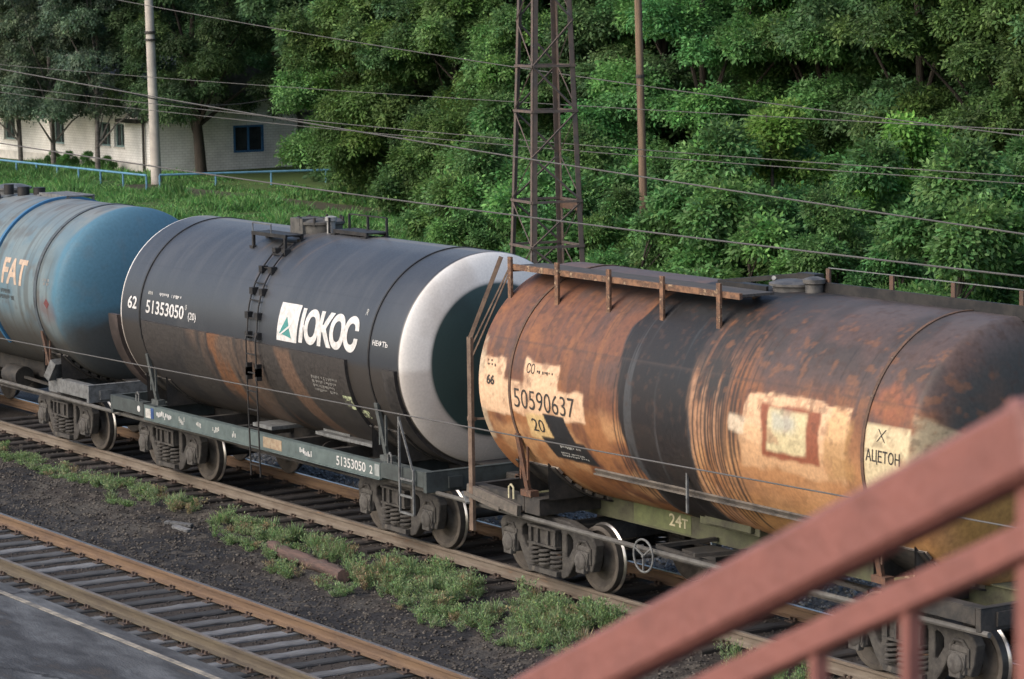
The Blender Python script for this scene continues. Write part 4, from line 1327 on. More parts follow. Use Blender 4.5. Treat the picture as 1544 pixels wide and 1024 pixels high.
# ================================================================== TRACKS
def rail_mesh(name, x0, x1, mside, mtop):
    pr = [(-0.075, -0.18), (0.075, -0.18), (0.075, -0.168), (0.02, -0.145), (0.010, -0.12), (0.010, -0.055), (0.0375, -0.04), (0.0375, -0.008), (0.028, 0), (-0.028, 0), (-0.0375, -0.008), (-0.0375, -0.04), (-0.010, -0.055), (-0.010, -0.12), (-0.02, -0.145), (-0.075, -0.168)]
    xs = np.linspace(x0, x1, 60)
    mb = MB()
    n = len(pr)
    for k in range(len(xs) - 1):
        pass
    vs = [(x, a, b) for x in xs for a, b in pr]
    fs, mi = [], []
    for i in range(len(xs) - 1):
        for k in range(n):
            fs.append((i * n + k, i * n + (k + 1) % n, (i + 1) * n + (k + 1) % n, (i + 1) * n + k))
            mi.append(1 if k == 8 else 0)
    fs += [tuple(range(n)), tuple((len(xs) - 1) * n + k for k in range(n - 1, -1, -1))]
    mi += [0, 0]
    mb.v, mb.f, mb.mi = vs, fs, mi
    return mb.mesh(name, [mside, mtop])
RAILTAN = mat("dusty_brown_rail", (0.165, 0.135, 0.105), (0.115, 0.088, 0.066), 2.5, 0.8, c3=(0.19, 0.11, 0.065), bump=0.3, stretch=(0.6, 3, 3))
RAILOR = mat("orange_rust_rail", (0.155, 0.098, 0.058), (0.105, 0.066, 0.044), 2.2, 0.8, c3=(0.17, 0.125, 0.085), bump=0.3, stretch=(0.5, 3, 3))
RAILBR = mat("olive_brown_rail", (0.105, 0.085, 0.058), (0.07, 0.055, 0.04), 2.2, 0.8, bump=0.3, stretch=(0.5, 3, 3))
TOPD = mat("dull_rail_head", (0.22, 0.19, 0.16), (0.16, 0.125, 0.1), 3, 0.5, 0.4)
TOPB = mat("polished_rail_head", (0.5, 0.5, 0.52), (0.38, 0.37, 0.37), 5, 0.3, 0.85)
for y, ms, mt_, lb in ((-0.7975, RAILTAN, TOPD, "dusty brown rail in front of the tank train wheels"), (0.7975, RAILOR, TOPB, "orange rusted rail on the far side of the tank train"),
                       (-5.05, RAILOR, TOPB, "far rail of the empty track, orange side and shiny top"), (-6.60, RAILBR, TOPD, "near rail of the empty track beside the asphalt path")):
    o = link("rail", rail_mesh("rail", -45, 30, ms, mt_))
    o.location = (0, y, 0)
    tag(o, lb, "rail", "rails of the two tracks")
def vary(m, lo, hi):
    nt = m.node_tree
    b = nt.nodes['Principled BSDF']
    src = b.inputs['Base Color'].links[0].from_socket
    oi = node(nt, 'ShaderNodeObjectInfo')
    mr = node(nt, 'ShaderNodeMapRange')
    mr.inputs['To Min'].default_value = lo
    mr.inputs['To Max'].default_value = hi
    nt.links.new(oi.outputs['Random'], mr.inputs[0])
    mx = node(nt, 'ShaderNodeMix', data_type='RGBA', blend_type='MULTIPLY')
    mx.inputs[0].default_value = 1
    nt.links.new(src, mx.inputs[6])
    nt.links.new(mr.outputs[0], mx.inputs[7])
    nt.links.new(mx.outputs[2], b.inputs['Base Color'])
SLD = mat("dark_sleeper_wood", (0.05, 0.042, 0.036), (0.03, 0.026, 0.024), 3, 0.9, c3=(0.09, 0.078, 0.066), bump=0.6, stretch=(5, 0.6, 5))
SLG = mat("grey_sleeper_wood", (0.17, 0.175, 0.18), (0.095, 0.092, 0.09), 3, 0.85, c3=(0.05, 0.045, 0.042), bump=0.6, stretch=(6, 0.5, 6))
vary(SLG, 0.25, 1.25)
vary(SLD, 0.6, 1.3)
PLATE = mat("rusty_tie_plate", (0.09, 0.06, 0.045), (0.05, 0.038, 0.032), 12, 0.85)
def sleeper_proto(m, half, label, grp, yc, seed):
    mb = MB()
    r = random.Random(seed)
    n = 18
    vs, fs = [], []
    for i in range(n + 1):
        y = -half + 2 * half * i / n
        w0, w1 = 0.115 + r.uniform(-0.012, 0.006), 0.115 + r.uniform(-0.012, 0.006)
        zt = 0.16 + r.uniform(-0.006, 0.006)
        vs += [(-w0, y, 0), (w1, y, 0), (w1, y, zt - 0.02), (w1 - 0.02, y, zt), (-w0 + 0.02, y, zt), (-w0, y, zt - 0.02)]
    for i in range(n):
        for k in range(6):
            fs.append((i * 6 + k, i * 6 + (k + 1) % 6, i * 6 + 6 + (k + 1) % 6, i * 6 + 6 + k))
    fs += [tuple(range(6)), tuple(n * 6 + k for k in range(5, -1, -1))]
    mb.add(vs, fs)
    o = mb.build("sleeper", m)
    tag(o, label, "sleeper", grp)
    for s in (-1, 1):
        p = MB()
        yy = s * 0.79
        p.box(-0.085, 0.085, yy - 0.18, yy + 0.18, 0.16, 0.1775)
        for dx, dy in ((-0.05, -0.1), (0.05, 0.1), (0.05, -0.1), (-0.05, 0.1)):
            p.box(dx - 0.018, dx + 0.018, yy + dy - 0.018, yy + dy + 0.018, 0.178, 0.215)
        p.build("rail_fastening", PLATE, o)
    return o
def lay_sleepers(m, half, label, grp, yc, x0, x1, sp, z, seed):
    r = random.Random(seed)
    protos = [sleeper_proto(m, half, label, grp, yc, seed + k) for k in range(3)]
    used = [False] * 3
    x = x0
    while x < x1:
        k = r.randrange(3)
        o = protos[k] if not used[k] else copy_tree(protos[k])
        used[k] = True
        o.location = (x + r.uniform(-0.04, 0.04), yc + r.uniform(-0.05, 0.05) * 0.4, z)
        o.rotation_euler = (0, 0, r.uniform(-0.02, 0.02))
        x += sp
lay_sleepers(SLD, 1.36, "dark oily wooden sleeper half buried under the tank train track", "sleepers under the tank train", 0, -13.5, 17.5, 0.62, -0.358, 3)
lay_sleepers(SLG, 1.2, "grey weathered wooden sleeper in the empty track beside the asphalt path", "sleepers of the empty track", -5.825, -6, 14, 0.60, -0.358, 8)

# fallen timber between the tracks
lg = MB()
A, B = Vector((2.35, -2.50, -0.16)), Vector((5.05, -2.72, -0.16))
pts = [A.lerp(B, i / 14) + Vector((0, 0.015 * math.sin(i * 2.1), 0.012 * math.sin(i * 1.3))) for i in range(15)]
lg.tube(pts, [0.10 + 0.014 * math.sin(i * 2.7) for i in range(15)], 10)
tag(lg.build("fallen_log", mat("reddish_old_timber", (0.125, 0.078, 0.065), (0.07, 0.05, 0.044), 5, 0.9, c3=(0.17, 0.14, 0.12), bump=0.8, stretch=(0.5, 4, 4)), None, True), "reddish brown old log lying in the weeds between the tracks", "log")
r_ = random.Random(4)
for k, (x, y, l, an) in enumerate(((-0.6, -2.6, 0.5, 0.6), (-0.2, -2.75, 0.4, 0.2), (9.9, -2.9, 0.35, 1.0), (1.4, -1.75, 0.45, 0.3))):
    b = MB()
    b.box(-l / 2, l / 2, -0.05, 0.05, 0, 0.05)
    o = b.build("wood_scrap", SLG if k != 2 else SLD, None, bevel=0.008)
    o.location = (x, y, float(ground_z(x, y)) - 0.01)
    o.rotation_euler = (0.1, 0.06, an)
    tag(o, "small grey scrap of broken wood lying on the dirt between the tracks", "wood scrap", "scraps of wood on the dirt")

# weeds along the near rail
LEAFM = leaf_mat("weed_leaf", 0.0)
def weed_clump_arrays(r, n, h, w, leaf, slim=0.17, upr=0.5):
    """n upright feathery leaflets of one plant"""
    st = r.integers(6, 11)
    an = r.uniform(0, 6.28, st); ln = r.uniform(0.1, 0.55, st)
    k = r.integers(0, st, n)
    t = r.random(n) ** 0.7
    px = np.cos(an[k]) * ln[k] * w * t ** 1.4 + r.normal(0, 0.02, n)
    py = np.sin(an[k]) * ln[k] * w * t ** 1.4 + r.normal(0, 0.02, n)
    pz = h * t * (1 - 0.35 * ln[k]) + r.normal(0, 0.01, n)
    d = np.stack([np.cos(an[k]) * ln[k] + r.normal(0, 0.6, n), np.sin(an[k]) * ln[k] + r.normal(0, 0.6, n), upr + r.random(n)], -1)
    d /= np.linalg.norm(d, axis=1, keepdims=True)
    sd_ = np.cross(d, r.normal(0, 1, (n, 3)))
    sd_ /= np.linalg.norm(sd_, axis=1, keepdims=True) + 1e-6
    l = leaf * r.uniform(0.5, 1.3, (n, 1)); wd = l * slim
    p = np.stack([px, py, pz], -1)
    return np.stack([p, p + d * l * 0.5 + sd_ * wd, p + d * l, p + d * l * 0.5 - sd_ * wd], 1)
def leaf_cols(r, n, base, var, tips=None):
    c = np.array(base) * (1 + r.normal(0, var, (n, 1))) * (1 + r.normal(0, var * 0.4, (n, 3)))
    if tips is not None:
        m = r.random((n, 1)) < 0.2
        c = np.where(m, np.array(tips) * (1 + r.normal(0, var, (n, 1))), c)
    return np.clip(c, 0.004, 0.6)
def weeds():
    r = np.random.default_rng(31)
    Q, C = [], []
    spots = []
    def strip(n, x0, x1, ylo, yhi, h0, h1):
        for _ in range(n):
            x = r.uniform(x0, x1)
            f = (x - x0) / (x1 - x0)
            y = r.uniform(np.interp(f, [0, 1], ylo), np.interp(f, [0, 1], yhi))
            spots.append((x, y, r.uniform(h0, h1)))
    strip(130, -11.5, -5.0, (-2.05, -2.2), (-1.6, -1.6), 0.08, 0.18)
    strip(150, -5.5, 1.5, (-2.1, -2.15), (-1.55, -1.65), 0.1, 0.26)
    strip(170, 1.2, 6.0, (-2.15, -2.75), (-1.6, -1.35), 0.12, 0.34)
    strip(330, 5.0, 11.3, (-2.75, -2.95), (-1.5, -1.28), 0.12, 0.40)
    strip(40, 7.0, 10.8, (-3.15, -3.15), (-2.8, -2.8), 0.08, 0.26)
    strip(90, 9.5, 14.5, (-2.6, -2.3), (-1.4, -1.3), 0.14, 0.42)
    strip(30, 0.6, 2.9, (-2.75, -2.8), (-2.35, -2.45), 0.1, 0.22)
    strip(16, 3.4, 4.6, (-3.15, -3.25), (-2.85, -2.9), 0.1, 0.26)
    strip(12, 4.9, 5.9, (-3.25, -3.3), (-3.0, -3.05), 0.1, 0.2)
    strip(10, -3.4, -2.4, (-2.6, -2.6), (-2.4, -2.4), 0.08, 0.14)
    strip(8, 7.9, 8.6, (-3.3, -3.35), (-3.1, -3.15), 0.1, 0.28)
    for x, y, h in spots:
        if vnoise(np.array(x * 0.9), np.array(y * 1.6), np.array(0.3), 55) < 0.36: continue
        h *= 0.55 + 0.6 * float(vnoise(np.array(x * 1.3), np.array(y * 2.0), np.array(0.9), 57))
        if r.random() < 0.3: continue
        n = int(150 + 620 * h)
        kind = r.random()
        if kind < 0.07:
            a = weed_clump_arrays(r, int(n * 0.45), h * 0.8, 0.2 + h * 0.3, 0.17, 0.035, 1.6)
            n = int(n * 0.45)
        else:
            a = weed_clump_arrays(r, n, h * r.uniform(0.7, 1.25), 0.26 + h * 0.4, 0.035 + 0.04 * h * r.random())
        a += np.array([x, y, float(ground_z(x, y)) - 0.01])
        Q.append(a)
        tint = r.random()
        base = np.array((0.115, 0.175, 0.072)) * (1 - tint) + np.array((0.165, 0.21, 0.11)) * tint
        if r.random() < 0.12: base = np.array((0.2, 0.17, 0.10)); h *= 1.15
        C.append(leaf_cols(r, n, base, 0.25))
    Q = np.concatenate(Q); C = np.concatenate(C)
    F = np.arange(len(Q) * 4).reshape(-1, 4)
    return fast_mesh("weeds", Q.reshape(-1, 3), F, LEAFM, np.repeat(C, 4, 0))
tag(link("weeds", weeds()), "pale green feathery weeds growing along the near rail", "weeds", kind="stuff")

# ================================================================== FAR SIDE: grass, building, fence, poles
def far_grass():
    r = np.random.default_rng(41)
    n = 170000
    x = r.uniform(-104, -30, n); y = r.uniform(24, 42, n)
    k = (vnoise(x * 0.35, y * 0.5, x * 0, 71) * 0.6 + 0.4 * vnoise(x * 1.1, y * 1.3, x * 0, 73))
    keep = (k > 0.30) & ((y < 35.4 + 1.5 * (k - .5) + np.where(x < -84, 4.5, 0)) | ((y > 37.8) & (r.random(n) < 0.5)))
    x, y, k = x[keep], y[keep], k[keep]
    n = len(x)
    z = ground_z(x, y)
    pt = vnoise(x * 0.8, y * 0.9, x * 0, 79)
    h = (0.06 + 0.85 * np.clip(k - 0.36, 0, 1)) * r.uniform(0.4, 1.3, n) * (0.5 + pt)
    an = r.uniform(0, 6.28, n)
    w = 0.032 + 0.03 * (pt > 0.6)
    dx, dy = np.cos(an) * w, np.sin(an) * w
    lx, ly = r.normal(0, 0.3, n) * h * 2, r.normal(0, 0.3, n) * h * 2
    V = np.stack([np.stack([x - dx, y - dy, z - 0.02], -1), np.stack([x + dx, y + dy, z - 0.02], -1), np.stack([x + lx, y + ly, z + h], -1)], 1)
    C = leaf_cols(r, n, (0.075, 0.155, 0.045), 0.25, (0.13, 0.2, 0.07)) * (0.65 + 0.7 * vnoise(x * 0.5, y * 0.7, x * 0, 83))[:, None]
    return fast_mesh("grass", V.reshape(-1, 3), np.arange(n * 3).reshape(-1, 3), LEAFM, np.repeat(C, 3, 0))
tag(link("grass", far_grass()), "bright green rough grass in front of the white building", "grass", kind="stuff")

BX, BY = -90.4, 41.2
bd = thing("white_building", "low white brick building with blue windows behind the trees at upper left", "building", (BX, BY, -0.6))
def brick_mat(name, c1, c2, mortar):
    m, nt, b = newmat(name)
    tc = node(nt, "ShaderNodeTexCoord")
    sx = node(nt, "ShaderNodeSeparateXYZ"); cx = node(nt, "ShaderNodeCombineXYZ"); ad = node(nt, "ShaderNodeMath", operation='ADD')
    nt.links.new(tc.outputs['Object'], sx.inputs[0])
    nt.links.new(sx.outputs[0], ad.inputs[0]); nt.links.new(sx.outputs[1], ad.inputs[1])
    nt.links.new(ad.outputs[0], cx.inputs[0]); nt.links.new(sx.outputs[2], cx.inputs[1])
    br = node(nt, "ShaderNodeTexBrick")
    br.inputs['Scale'].default_value = 1.0
    br.inputs['Brick Width'].default_value = 0.30
    br.inputs['Row Height'].default_value = 0.13
    br.inputs['Mortar Size'].default_value = 0.012
    br.inputs['Color1'].default_value = (*c1, 1); br.inputs['Color2'].default_value = (*c2, 1); br.inputs['Mortar'].default_value = (*mortar, 1)
    nt.links.new(cx.outputs[0], br.inputs['Vector'])
    n = node(nt, "ShaderNodeTexNoise"); n.inputs['Scale'].default_value = 1.2; n.inputs['Detail'].default_value = 6
    nt.links.new(tc.outputs['Object'], n.inputs['Vector'])
    mr = node(nt, "ShaderNodeMapRange"); mr.inputs['From Min'].default_value = 0.35; mr.inputs['From Max'].default_value = 0.65; mr.inputs['To Min'].default_value = 0.82
    nt.links.new(n.outputs[0], mr.inputs[0])
    mx = node(nt, "ShaderNodeMix", data_type='RGBA', blend_type='MULTIPLY'); mx.inputs[0].default_value = 1
    nt.links.new(br.outputs[0], mx.inputs[6]); nt.links.new(mr.outputs[0], mx.inputs[7])
    nt.links.new(mx.outputs[2], b.inputs['Base Color'])
    b.inputs['Roughness'].default_value = 0.9
    return m
WB = brick_mat("whitewashed_brick", (0.90, 0.88, 0.85), (0.84, 0.82, 0.79), (0.66, 0.64, 0.61))
BLUEP = mat("blue_window_paint", (0.05, 0.16, 0.34), (0.035, 0.11, 0.25), 5, 0.6)
GLASS = mat("dark_window_glass", (0.02, 0.025, 0.03), (0.05, 0.055, 0.06), 1.5, 0.12, spec=0.6)
def wall_with_holes(L, H, th, holes):
    """wall along +u (0..L) with rectangular holes (u0,u1,z0,z1), outer face at v=0, thickness th inwards"""
    us = sorted({0, L} | {h[0] for h in holes} | {h[1] for h in holes})
    zs = sorted({0, H} | {h[2] for h in holes} | {h[3] for h in holes})
    out = []
    for a, b in zip(us[:-1], us[1:]):
        for c, d in zip(zs[:-1], zs[1:]):
            if any(h[0] <= a and b <= h[1] and h[2] <= c and d <= h[3] for h in holes): continue
            out.append((a, b, c, d))
    return out
LF, HB, WG = 36.0, 3.7, 7.6
fh = [(2.5 + 0.9, 4.6, 1.15, 2.35), (5.0, 6.3, 1.15, 2.35), (10.6, 12.0, 1.05, 2.35), (16.9, 18.4, 1.05, 2.35), (22, 23.4, 1.05, 2.35)]
w = MB()
for a, b, c, d in wall_with_holes(LF, HB, 0.4, fh):
    w.box(-b, -a, 0, 0.4, c, d)
w.build("wall", WB, bd)
gh = [(3.95, 5.65, 0.85, 2.2)]
w = MB()
for a, b, c, d in wall_with_holes(WG - 0.4, HB, 0.4, gh):
    w.box(-0.4, -0.002, a + 0.4, b + 0.4, c, d)
w.build("wall", WB, bd)
w = MB(); w.box(-LF, 0, WG, WG + 0.4, 0, HB); w.box(-LF, -LF + 0.4, 0.4, WG, 0, HB); w.build("wall", WB, bd)
w = MB(); w.box(-LF, 0.05, -0.055, -0.003, 0.0, 0.42); w.box(-LF, 0.05, -0.075, -0.003, 0.42, 0.475)
w.build("plinth", mat("grey_plinth", (0.66, 0.63, 0.59), (0.5, 0.48, 0.45), 2, 0.9), bd)
for a, b, c, d in fh:
    f = MB()
    for u0, u1, z0, z1 in ((a, a + 0.08, c, d), (b - 0.08, b, c, d), (a + 0.08, b - 0.08, c, c + 0.08), (a + 0.08, b - 0.08, d - 0.08, d), ((a + b) / 2 - 0.03, (a + b) / 2 + 0.03, c + 0.08, d - 0.08)):
        f.box(-u1, -u0, 0.14, 0.24, z0, z1)
    fo = f.build("window", mat("pale_teal_window_paint", (0.2, 0.3, 0.29), (0.14, 0.21, 0.21), 5), bd)
    MB().box(-b + 0.08, -a - 0.08, 0.18, 0.20, c + 0.08, d - 0.08).build("pane", GLASS, fo)
    MB().box(-b - 0.05, -a + 0.05, -0.06, 0.139, c - 0.06, c - 0.002).build("sill", MATS["grey_plinth"], fo)
for a, b, c, d in gh:
    f = MB()
    a, b = a + 0.4, b + 0.4
    for u0, u1, z0, z1 in ((a, a + 0.1, c, d), (b - 0.1, b, c, d), (a + 0.1, b - 0.1, c, c + 0.1), (a + 0.1, b - 0.1, d - 0.1, d), ((a + b) / 2 - 0.035, (a + b) / 2 + 0.035, c + 0.1, d - 0.1)):
        f.box(-0.14, 0.03, u0, u1, z0, z1)
    fo = f.build("window", BLUEP, bd)
    MB().box(-0.1, -0.08, a + 0.1, b - 0.1, c + 0.1, d - 0.1).build("pane", GLASS, fo)
rf = MB()
rf.add([(-LF - 0.5, -0.6, HB), (0.6, -0.6, HB), (0.6, WG / 2 + 0.2, HB + 1.9), (-LF - 0.5, WG / 2 + 0.2, HB + 1.9), (-LF - 0.5, WG + 1.0, HB), (0.6, WG + 1.0, HB)], [(0, 1, 2, 3), (3, 2, 5, 4), (1, 5, 2), (0, 3, 4), (0, 4, 5, 1)])
rf.build("roof", mat("grey_slate_roof", (0.09, 0.09, 0.09), (0.05, 0.05, 0.05), 3, 0.85), bd)
dp = MB(); dp.cyl((-1.0, -0.13, 0.1), (-1.0, -0.13, HB), 0.07, 8); dp.build("drainpipe", DARK, bd)
cb = MB(); cb.box(-3.3, -0.9, -0.55, -0.005, 2.45, 2.62); cb.build("awning", DARKER, bd)
# blue shed door beyond the building
sh = thing("blue_shed", "small pale shed with a blue door behind the end of the white building", "shed", (-90.5, 52.0, -0.6))
q = MB(); q.box(-2.5, -0.4, -2.2, 2.6, 0, 2.6); q.build("wall", mat("pale_shed_plaster", (0.45, 0.47, 0.48), (0.33, 0.35, 0.36), 2, 0.9), sh)
q = MB(); q.box(-0.397, -0.33, -1.3, -0.1, 0.05, 2.1); q.build("door", mat("bright_blue_door_paint", (0.02, 0.10, 0.33), (0.015, 0.075, 0.25), 4, 0.6), sh)
q = MB(); q.box(-0.397, -0.33, 0.5, 1.3, 0.9, 2.0); q.build("window", BLUEP, sh)
q = MB(); q.box(-2.8, 0.1, -2.5, 2.9, 2.602, 2.75); q.build("roof", MATS["grey_slate_roof"], sh)

# low blue pipe fence
FB = mat("sky_blue_fence_paint", (0.11, 0.26, 0.38), (0.08, 0.19, 0.29), 4, 0.6)
def pipe_fence(label, pts, posts):
    f = thing("pipe_fence", label, "fence", tuple(pts[0]), group="low blue pipe fences round the white building")
    o = Vector(pts[0])
    L = [Vector(p) - o for p in pts]
    MB().tube([p + Vector((0, 0, 0.62)) for p in L], 0.05, 8).build("rail_pipe", FB, f)
    for a, b in zip(L[:-1], L[1:]):
        n = max(1, int((b - a).length / posts))
        for i in range(n + 1):
            p = a.lerp(b, i / n)
            MB().cyl(p + Vector((0, 0, -0.3)), p + Vector((0, 0, 0.60)), 0.05, 8).build("post", FB, f)
    return f
pipe_fence("low sky blue pipe fence along the front of the white building", [(-130, 36.3, -0.62), (-80.75, 36.0, -0.62)], 2.4)
pipe_fence("low sky blue pipe fence along the end wall of the white building", [(-80.6, 36.6, -0.62), (-77.6, 46.5, -0.62)], 2.4)

def lamp_pole(x, y, zb, zt, r0, r1, lean):
    t = thing("concrete_pole", "tall pale concrete pole in the grass before the white building", "pole", (x, y, zb))
    m = mat("pale_weathered_concrete", (0.46, 0.42, 0.37), (0.33, 0.30, 0.27), 1.5, 0.85, c3=(0.34, 0.19, 0.11), bump=0.2)
    MB().tube([(lean[0] * k / 6, lean[1] * k / 6, (zt - zb) * k / 6) for k in range(7)], r0, 20, r1).build("post", m, t, True)
    b = MB()
    for k, h in ((0.42, 0.12), (0.40, 0.1)):
        b.tube([(lean[0] * k, lean[1] * k, (zt - zb) * k), (lean[0] * k, lean[1] * k, (zt - zb) * k + h)], r0 * 1.05, 16)
    b.build("cable_clamp", DARK, t)
    return t
lamp_pole(-83.14, 37.68, -0.6, 16.0, 0.25, 0.15, (-0.56, 0.0))
wp = thing("wooden_pole", "thin brown wooden utility pole standing in the bushes right of the lattice mast", "pole", (-30.55, 28.1, -0.6))
MB().tube([(-0.30 * k / 6, -0.12 * k / 6, 14.5 * k / 6) for k in range(7)], 0.13, 14, 0.10).build("post", mat("weathered_pole_wood", (0.22, 0.15, 0.10), (0.12, 0.08, 0.058), 2, 0.9, bump=0.4, stretch=(6, 6, 0.3)), wp, True)
q = MB()
for z in (6.2, 11.5):
    q.tube([(-0.3 * z / 14.5, -0.12 * z / 14.5, z), (-0.3 * z / 14.5, -0.12 * z / 14.5, z + 0.1)], 0.14, 12)
q.build("iron_band", DARK, wp)

# ------------------------------------------------------------------ lattice mast
TM = mat("brown_mast_steel", (0.13, 0.095, 0.08), (0.085, 0.07, 0.065), 4, 0.85, c3=(0.17, 0.15, 0.14), bump=0.2)
mast = thing("lattice_mast", "tall rusty four legged steel lattice mast behind the train", "mast", (-19.55, 17.25, -0.6), rz=0)
def mast_build():
    # footprint axes: rotated so the legs spread as seen
    ang = R(-10.5)
    e1 = Vector((math.cos(ang) * 1, math.sin(ang), 0)); e2 = Vector((-math.sin(ang), math.cos(ang), 0))
    H = 16.0
    def P_(i, z):
        s = 1.565 - 0.061 * z
        a, b = ((-1, -1), (1, -1), (1, 1), (-1, 1))[i % 4]
        return e1 * (a * s / 2) + e2 * (b * s / 2) + Vector((0, 0, z))
    for i in range(4):
        q = MB()
        a, b = P_(i, 0), P_(i, H)
        d1 = (P_((i + 1) % 4, 0) - a).normalized(); d2 = (P_((i - 1) % 4, 0) - a).normalized()
        # rolled angle section: two plates
        for d, o in ((d1, d2), (d2, d1)):
            vs = []
            for p in (a, b):
                vs += [p, p + d * 0.135, p + d * 0.135 + o * 0.018, p + o * 0.018]
            q.add(vs, [(0, 1, 2, 3), (7, 6, 5, 4), (0, 4, 5, 1), (1, 5, 6, 2), (2, 6, 7, 3), (3, 7, 4, 0)])
        q.build("leg", TM, mast)
    zs = [0.3]
    while zs[-1] < H - 1.5:
        zs.append(zs[-1] + 1.12)
    for k in range(len(zs) - 1):
        for i in range(4):
            j = (i + 1) % 4
            a, b = (P_(i, zs[k]), P_(j, zs[k + 1])) if (k + i) % 2 else (P_(j, zs[k]), P_(i, zs[k + 1]))
            q = MB().bar(a, b, 0.055, 0.025, up=(e1 + e2))
            q.build("brace", TM, mast)
        if k % 3 != 1:
            q = MB()
            for i in range(4):
                q.bar(P_(i, zs[k]), P_((i + 1) % 4, zs[k]), 0.06)
            q.build("horizontal_frame", TM, mast)
    q = MB()
    q.bar(P_(2, 3.55), P_(3, 3.55), 0.05, 0.28)
    q.build("sign_plate", RUSTD, mast)
mast_build()

# ------------------------------------------------------------------ cables
CABM = mat("weathered_cable", (0.105, 0.10, 0.097), (0.08, 0.077, 0.073), 0.3, 0.8)
CABD = mat("dark_cable", (0.05, 0.05, 0.05), None, 2, 0.7)
def ray(u, v):
    return CF * 1.0 + CR * ((u - 772) / FPX) - CU * ((v - 512) / FPX)
def on_y(u, v, y):
    d = ray(u, v)
    t = (y - CY) / d.y
    return Vector((CX, CY, CZ)) + d * t
def cable(label, uvs, ys, r, m=CABM, sag=0.0):
    """cable hung between two points of the yard (given where it enters and leaves the view), with its sag"""
    a = on_y(*uvs[0], ys[0]); b = on_y(*uvs[-1], ys[-1])
    d = (b - a)
    a2, b2 = a - d * 0.25, b + d * 0.25
    n = 40
    pts = []
    for i in range(n + 1):
        t = i / n
        p = a2.lerp(b2, t)
        tt = (t * 1.5 - 0.25)
        p.z += sag * 4 * tt * (tt - 1)
        pts.append(p)
    o = MB().tube(pts, r, 6).build("overhead_cable", m, None, True)
    return tag(o, label, "cable", "cables strung across the yard")
cable("topmost grey cable, running from the concrete pole past the mast top", [(0, -36), (1544, 205)], (26, 26), 0.015, sag=0.35)
cable("cable sagging under the topmost cable on the right", [(-100, 88), (1544, 196)], (33, 22), 0.012, sag=0.2)
cable("thick pale cable crossing in front of the middle of the lattice mast", [(0, 104), (1544, 353)], (13, 13), 0.017, sag=0.12)
cable("upper cable of the close pair crossing the mast", [(0, 128), (1544, 266)], (20, 20), 0.012, sag=0.25)
cable("lower cable of the close pair crossing the mast", [(0, 139), (1544, 277)], (20, 20), 0.011, sag=0.22)
cable("thick cable passing low across the trees just above the tank tops", [(0, 216), (1544, 417)], (11, 11), 0.018, sag=0.12)
cable("low grey wire stretched in front of the tank barrels", [(0, 510), (1500, 790)], (-3, -3), 0.010, sag=0.02)
cable("thin dark cable looping from the concrete pole into the trees", [(226, 148), (500, 118)], (34, 44), 0.03, CABD, sag=0.7)

# ================================================================== TREES
ACER = leaf_mat("ash_maple_leaf", 0.22)
BIRCH = leaf_mat("birch_leaf", 0.12)
BARK = mat("grey_brown_bark", (0.055, 0.045, 0.037), (0.032, 0.027, 0.023), 4, 0.95, bump=0.7, stretch=(3, 3, 0.7))
BBARK = mat("birch_bark", (0.12, 0.11, 0.10), (0.06, 0.055, 0.05), 2.2, 0.9, bump=0.3, stretch=(1, 1, 3), lo=0.5, hi=0.6)
def foliage(seed, clumps, per, leaf, base, tips, droop, aspect=0.5, m=ACER, name="crown", leaflets=5, spread=0.20):
    """sprays of leaflets spread through and over irregular clumps; clumps: (x,y,z,r)"""
    r = np.random.default_rng(seed)
    Q, C = [], []
    for cx, cy, cz, cr in clumps:
        n = int(per * cr * cr)
        d = r.normal(0, 1, (n, 3)); d /= np.linalg.norm(d, axis=1, keepdims=True)
        d[:, 2] = np.where(d[:, 2] < -0.6, -d[:, 2] * 0.6, d[:, 2])
        lump = 0.62 + 0.6 * vnoise(d[:, 0] * 2.2 + cx, d[:, 1] * 2.2 + cy, d[:, 2] * 2.2 + cz, seed)
        rad = cr * lump * (0.45 + 0.55 * r.random(n) ** 0.45)
        p = np.array([cx, cy, cz]) + d * rad[:, None] * np.array([1, 1, 0.85])
        ax = d * np.array([1, 1, 0.5]) + r.normal(0, 0.45, (n, 3)); ax[:, 2] -= droop
        ax /= np.linalg.norm(ax, axis=1, keepdims=True)
        up = d * 0.5 + np.array([0, 0, 0.8]) + r.normal(0, 0.45, (n, 3))
        sd_ = np.cross(ax, up); sd_ /= np.linalg.norm(sd_, axis=1, keepdims=True) + 1e-6
        nr = np.cross(sd_, ax)
        sprayc = leaf_cols(r, n, base, 0.16, tips)
        clumpc = (1 + r.normal(0, 0.17)) * np.array([1 + r.normal(0, 0.06), 1, 1 + r.normal(0, 0.08)])
        for k in range(leaflets):
            f = (k + 1) / 2
            side = 0 if k == leaflets - 1 else (1 if k % 2 else -1)
            o = p + ax * (spread * (k // 2) * 0.6) + sd_ * side * 0.02
            dr = ax * (1 if side == 0 else 0.45) + sd_ * side * 0.9 + nr * r.normal(-0.12, 0.25, (n, 1))
            dr /= np.linalg.norm(dr, axis=1, keepdims=True)
            ws = np.cross(nr + r.normal(0, 0.25, (n, 3)), dr); ws /= np.linalg.norm(ws, axis=1, keepdims=True) + 1e-6
            L = leaf * r.uniform(0.55, 1.35, (n, 1)); wd = L * aspect * 0.5
            Q.append(np.stack([o, o + dr * L * 0.45 + ws * wd, o + dr * L - nr * L * 0.12, o + dr * L * 0.45 - ws * wd], 1))
            C.append(np.clip(sprayc * clumpc * (1 + r.normal(0, 0.08, (n, 1))), 0.003, 0.5))
    Q = np.concatenate(Q); C = np.concatenate(C)
    return fast_mesh(name, Q.reshape(-1, 3), np.arange(len(Q) * 4).reshape(-1, 4), m, np.repeat(C, 4, 0))
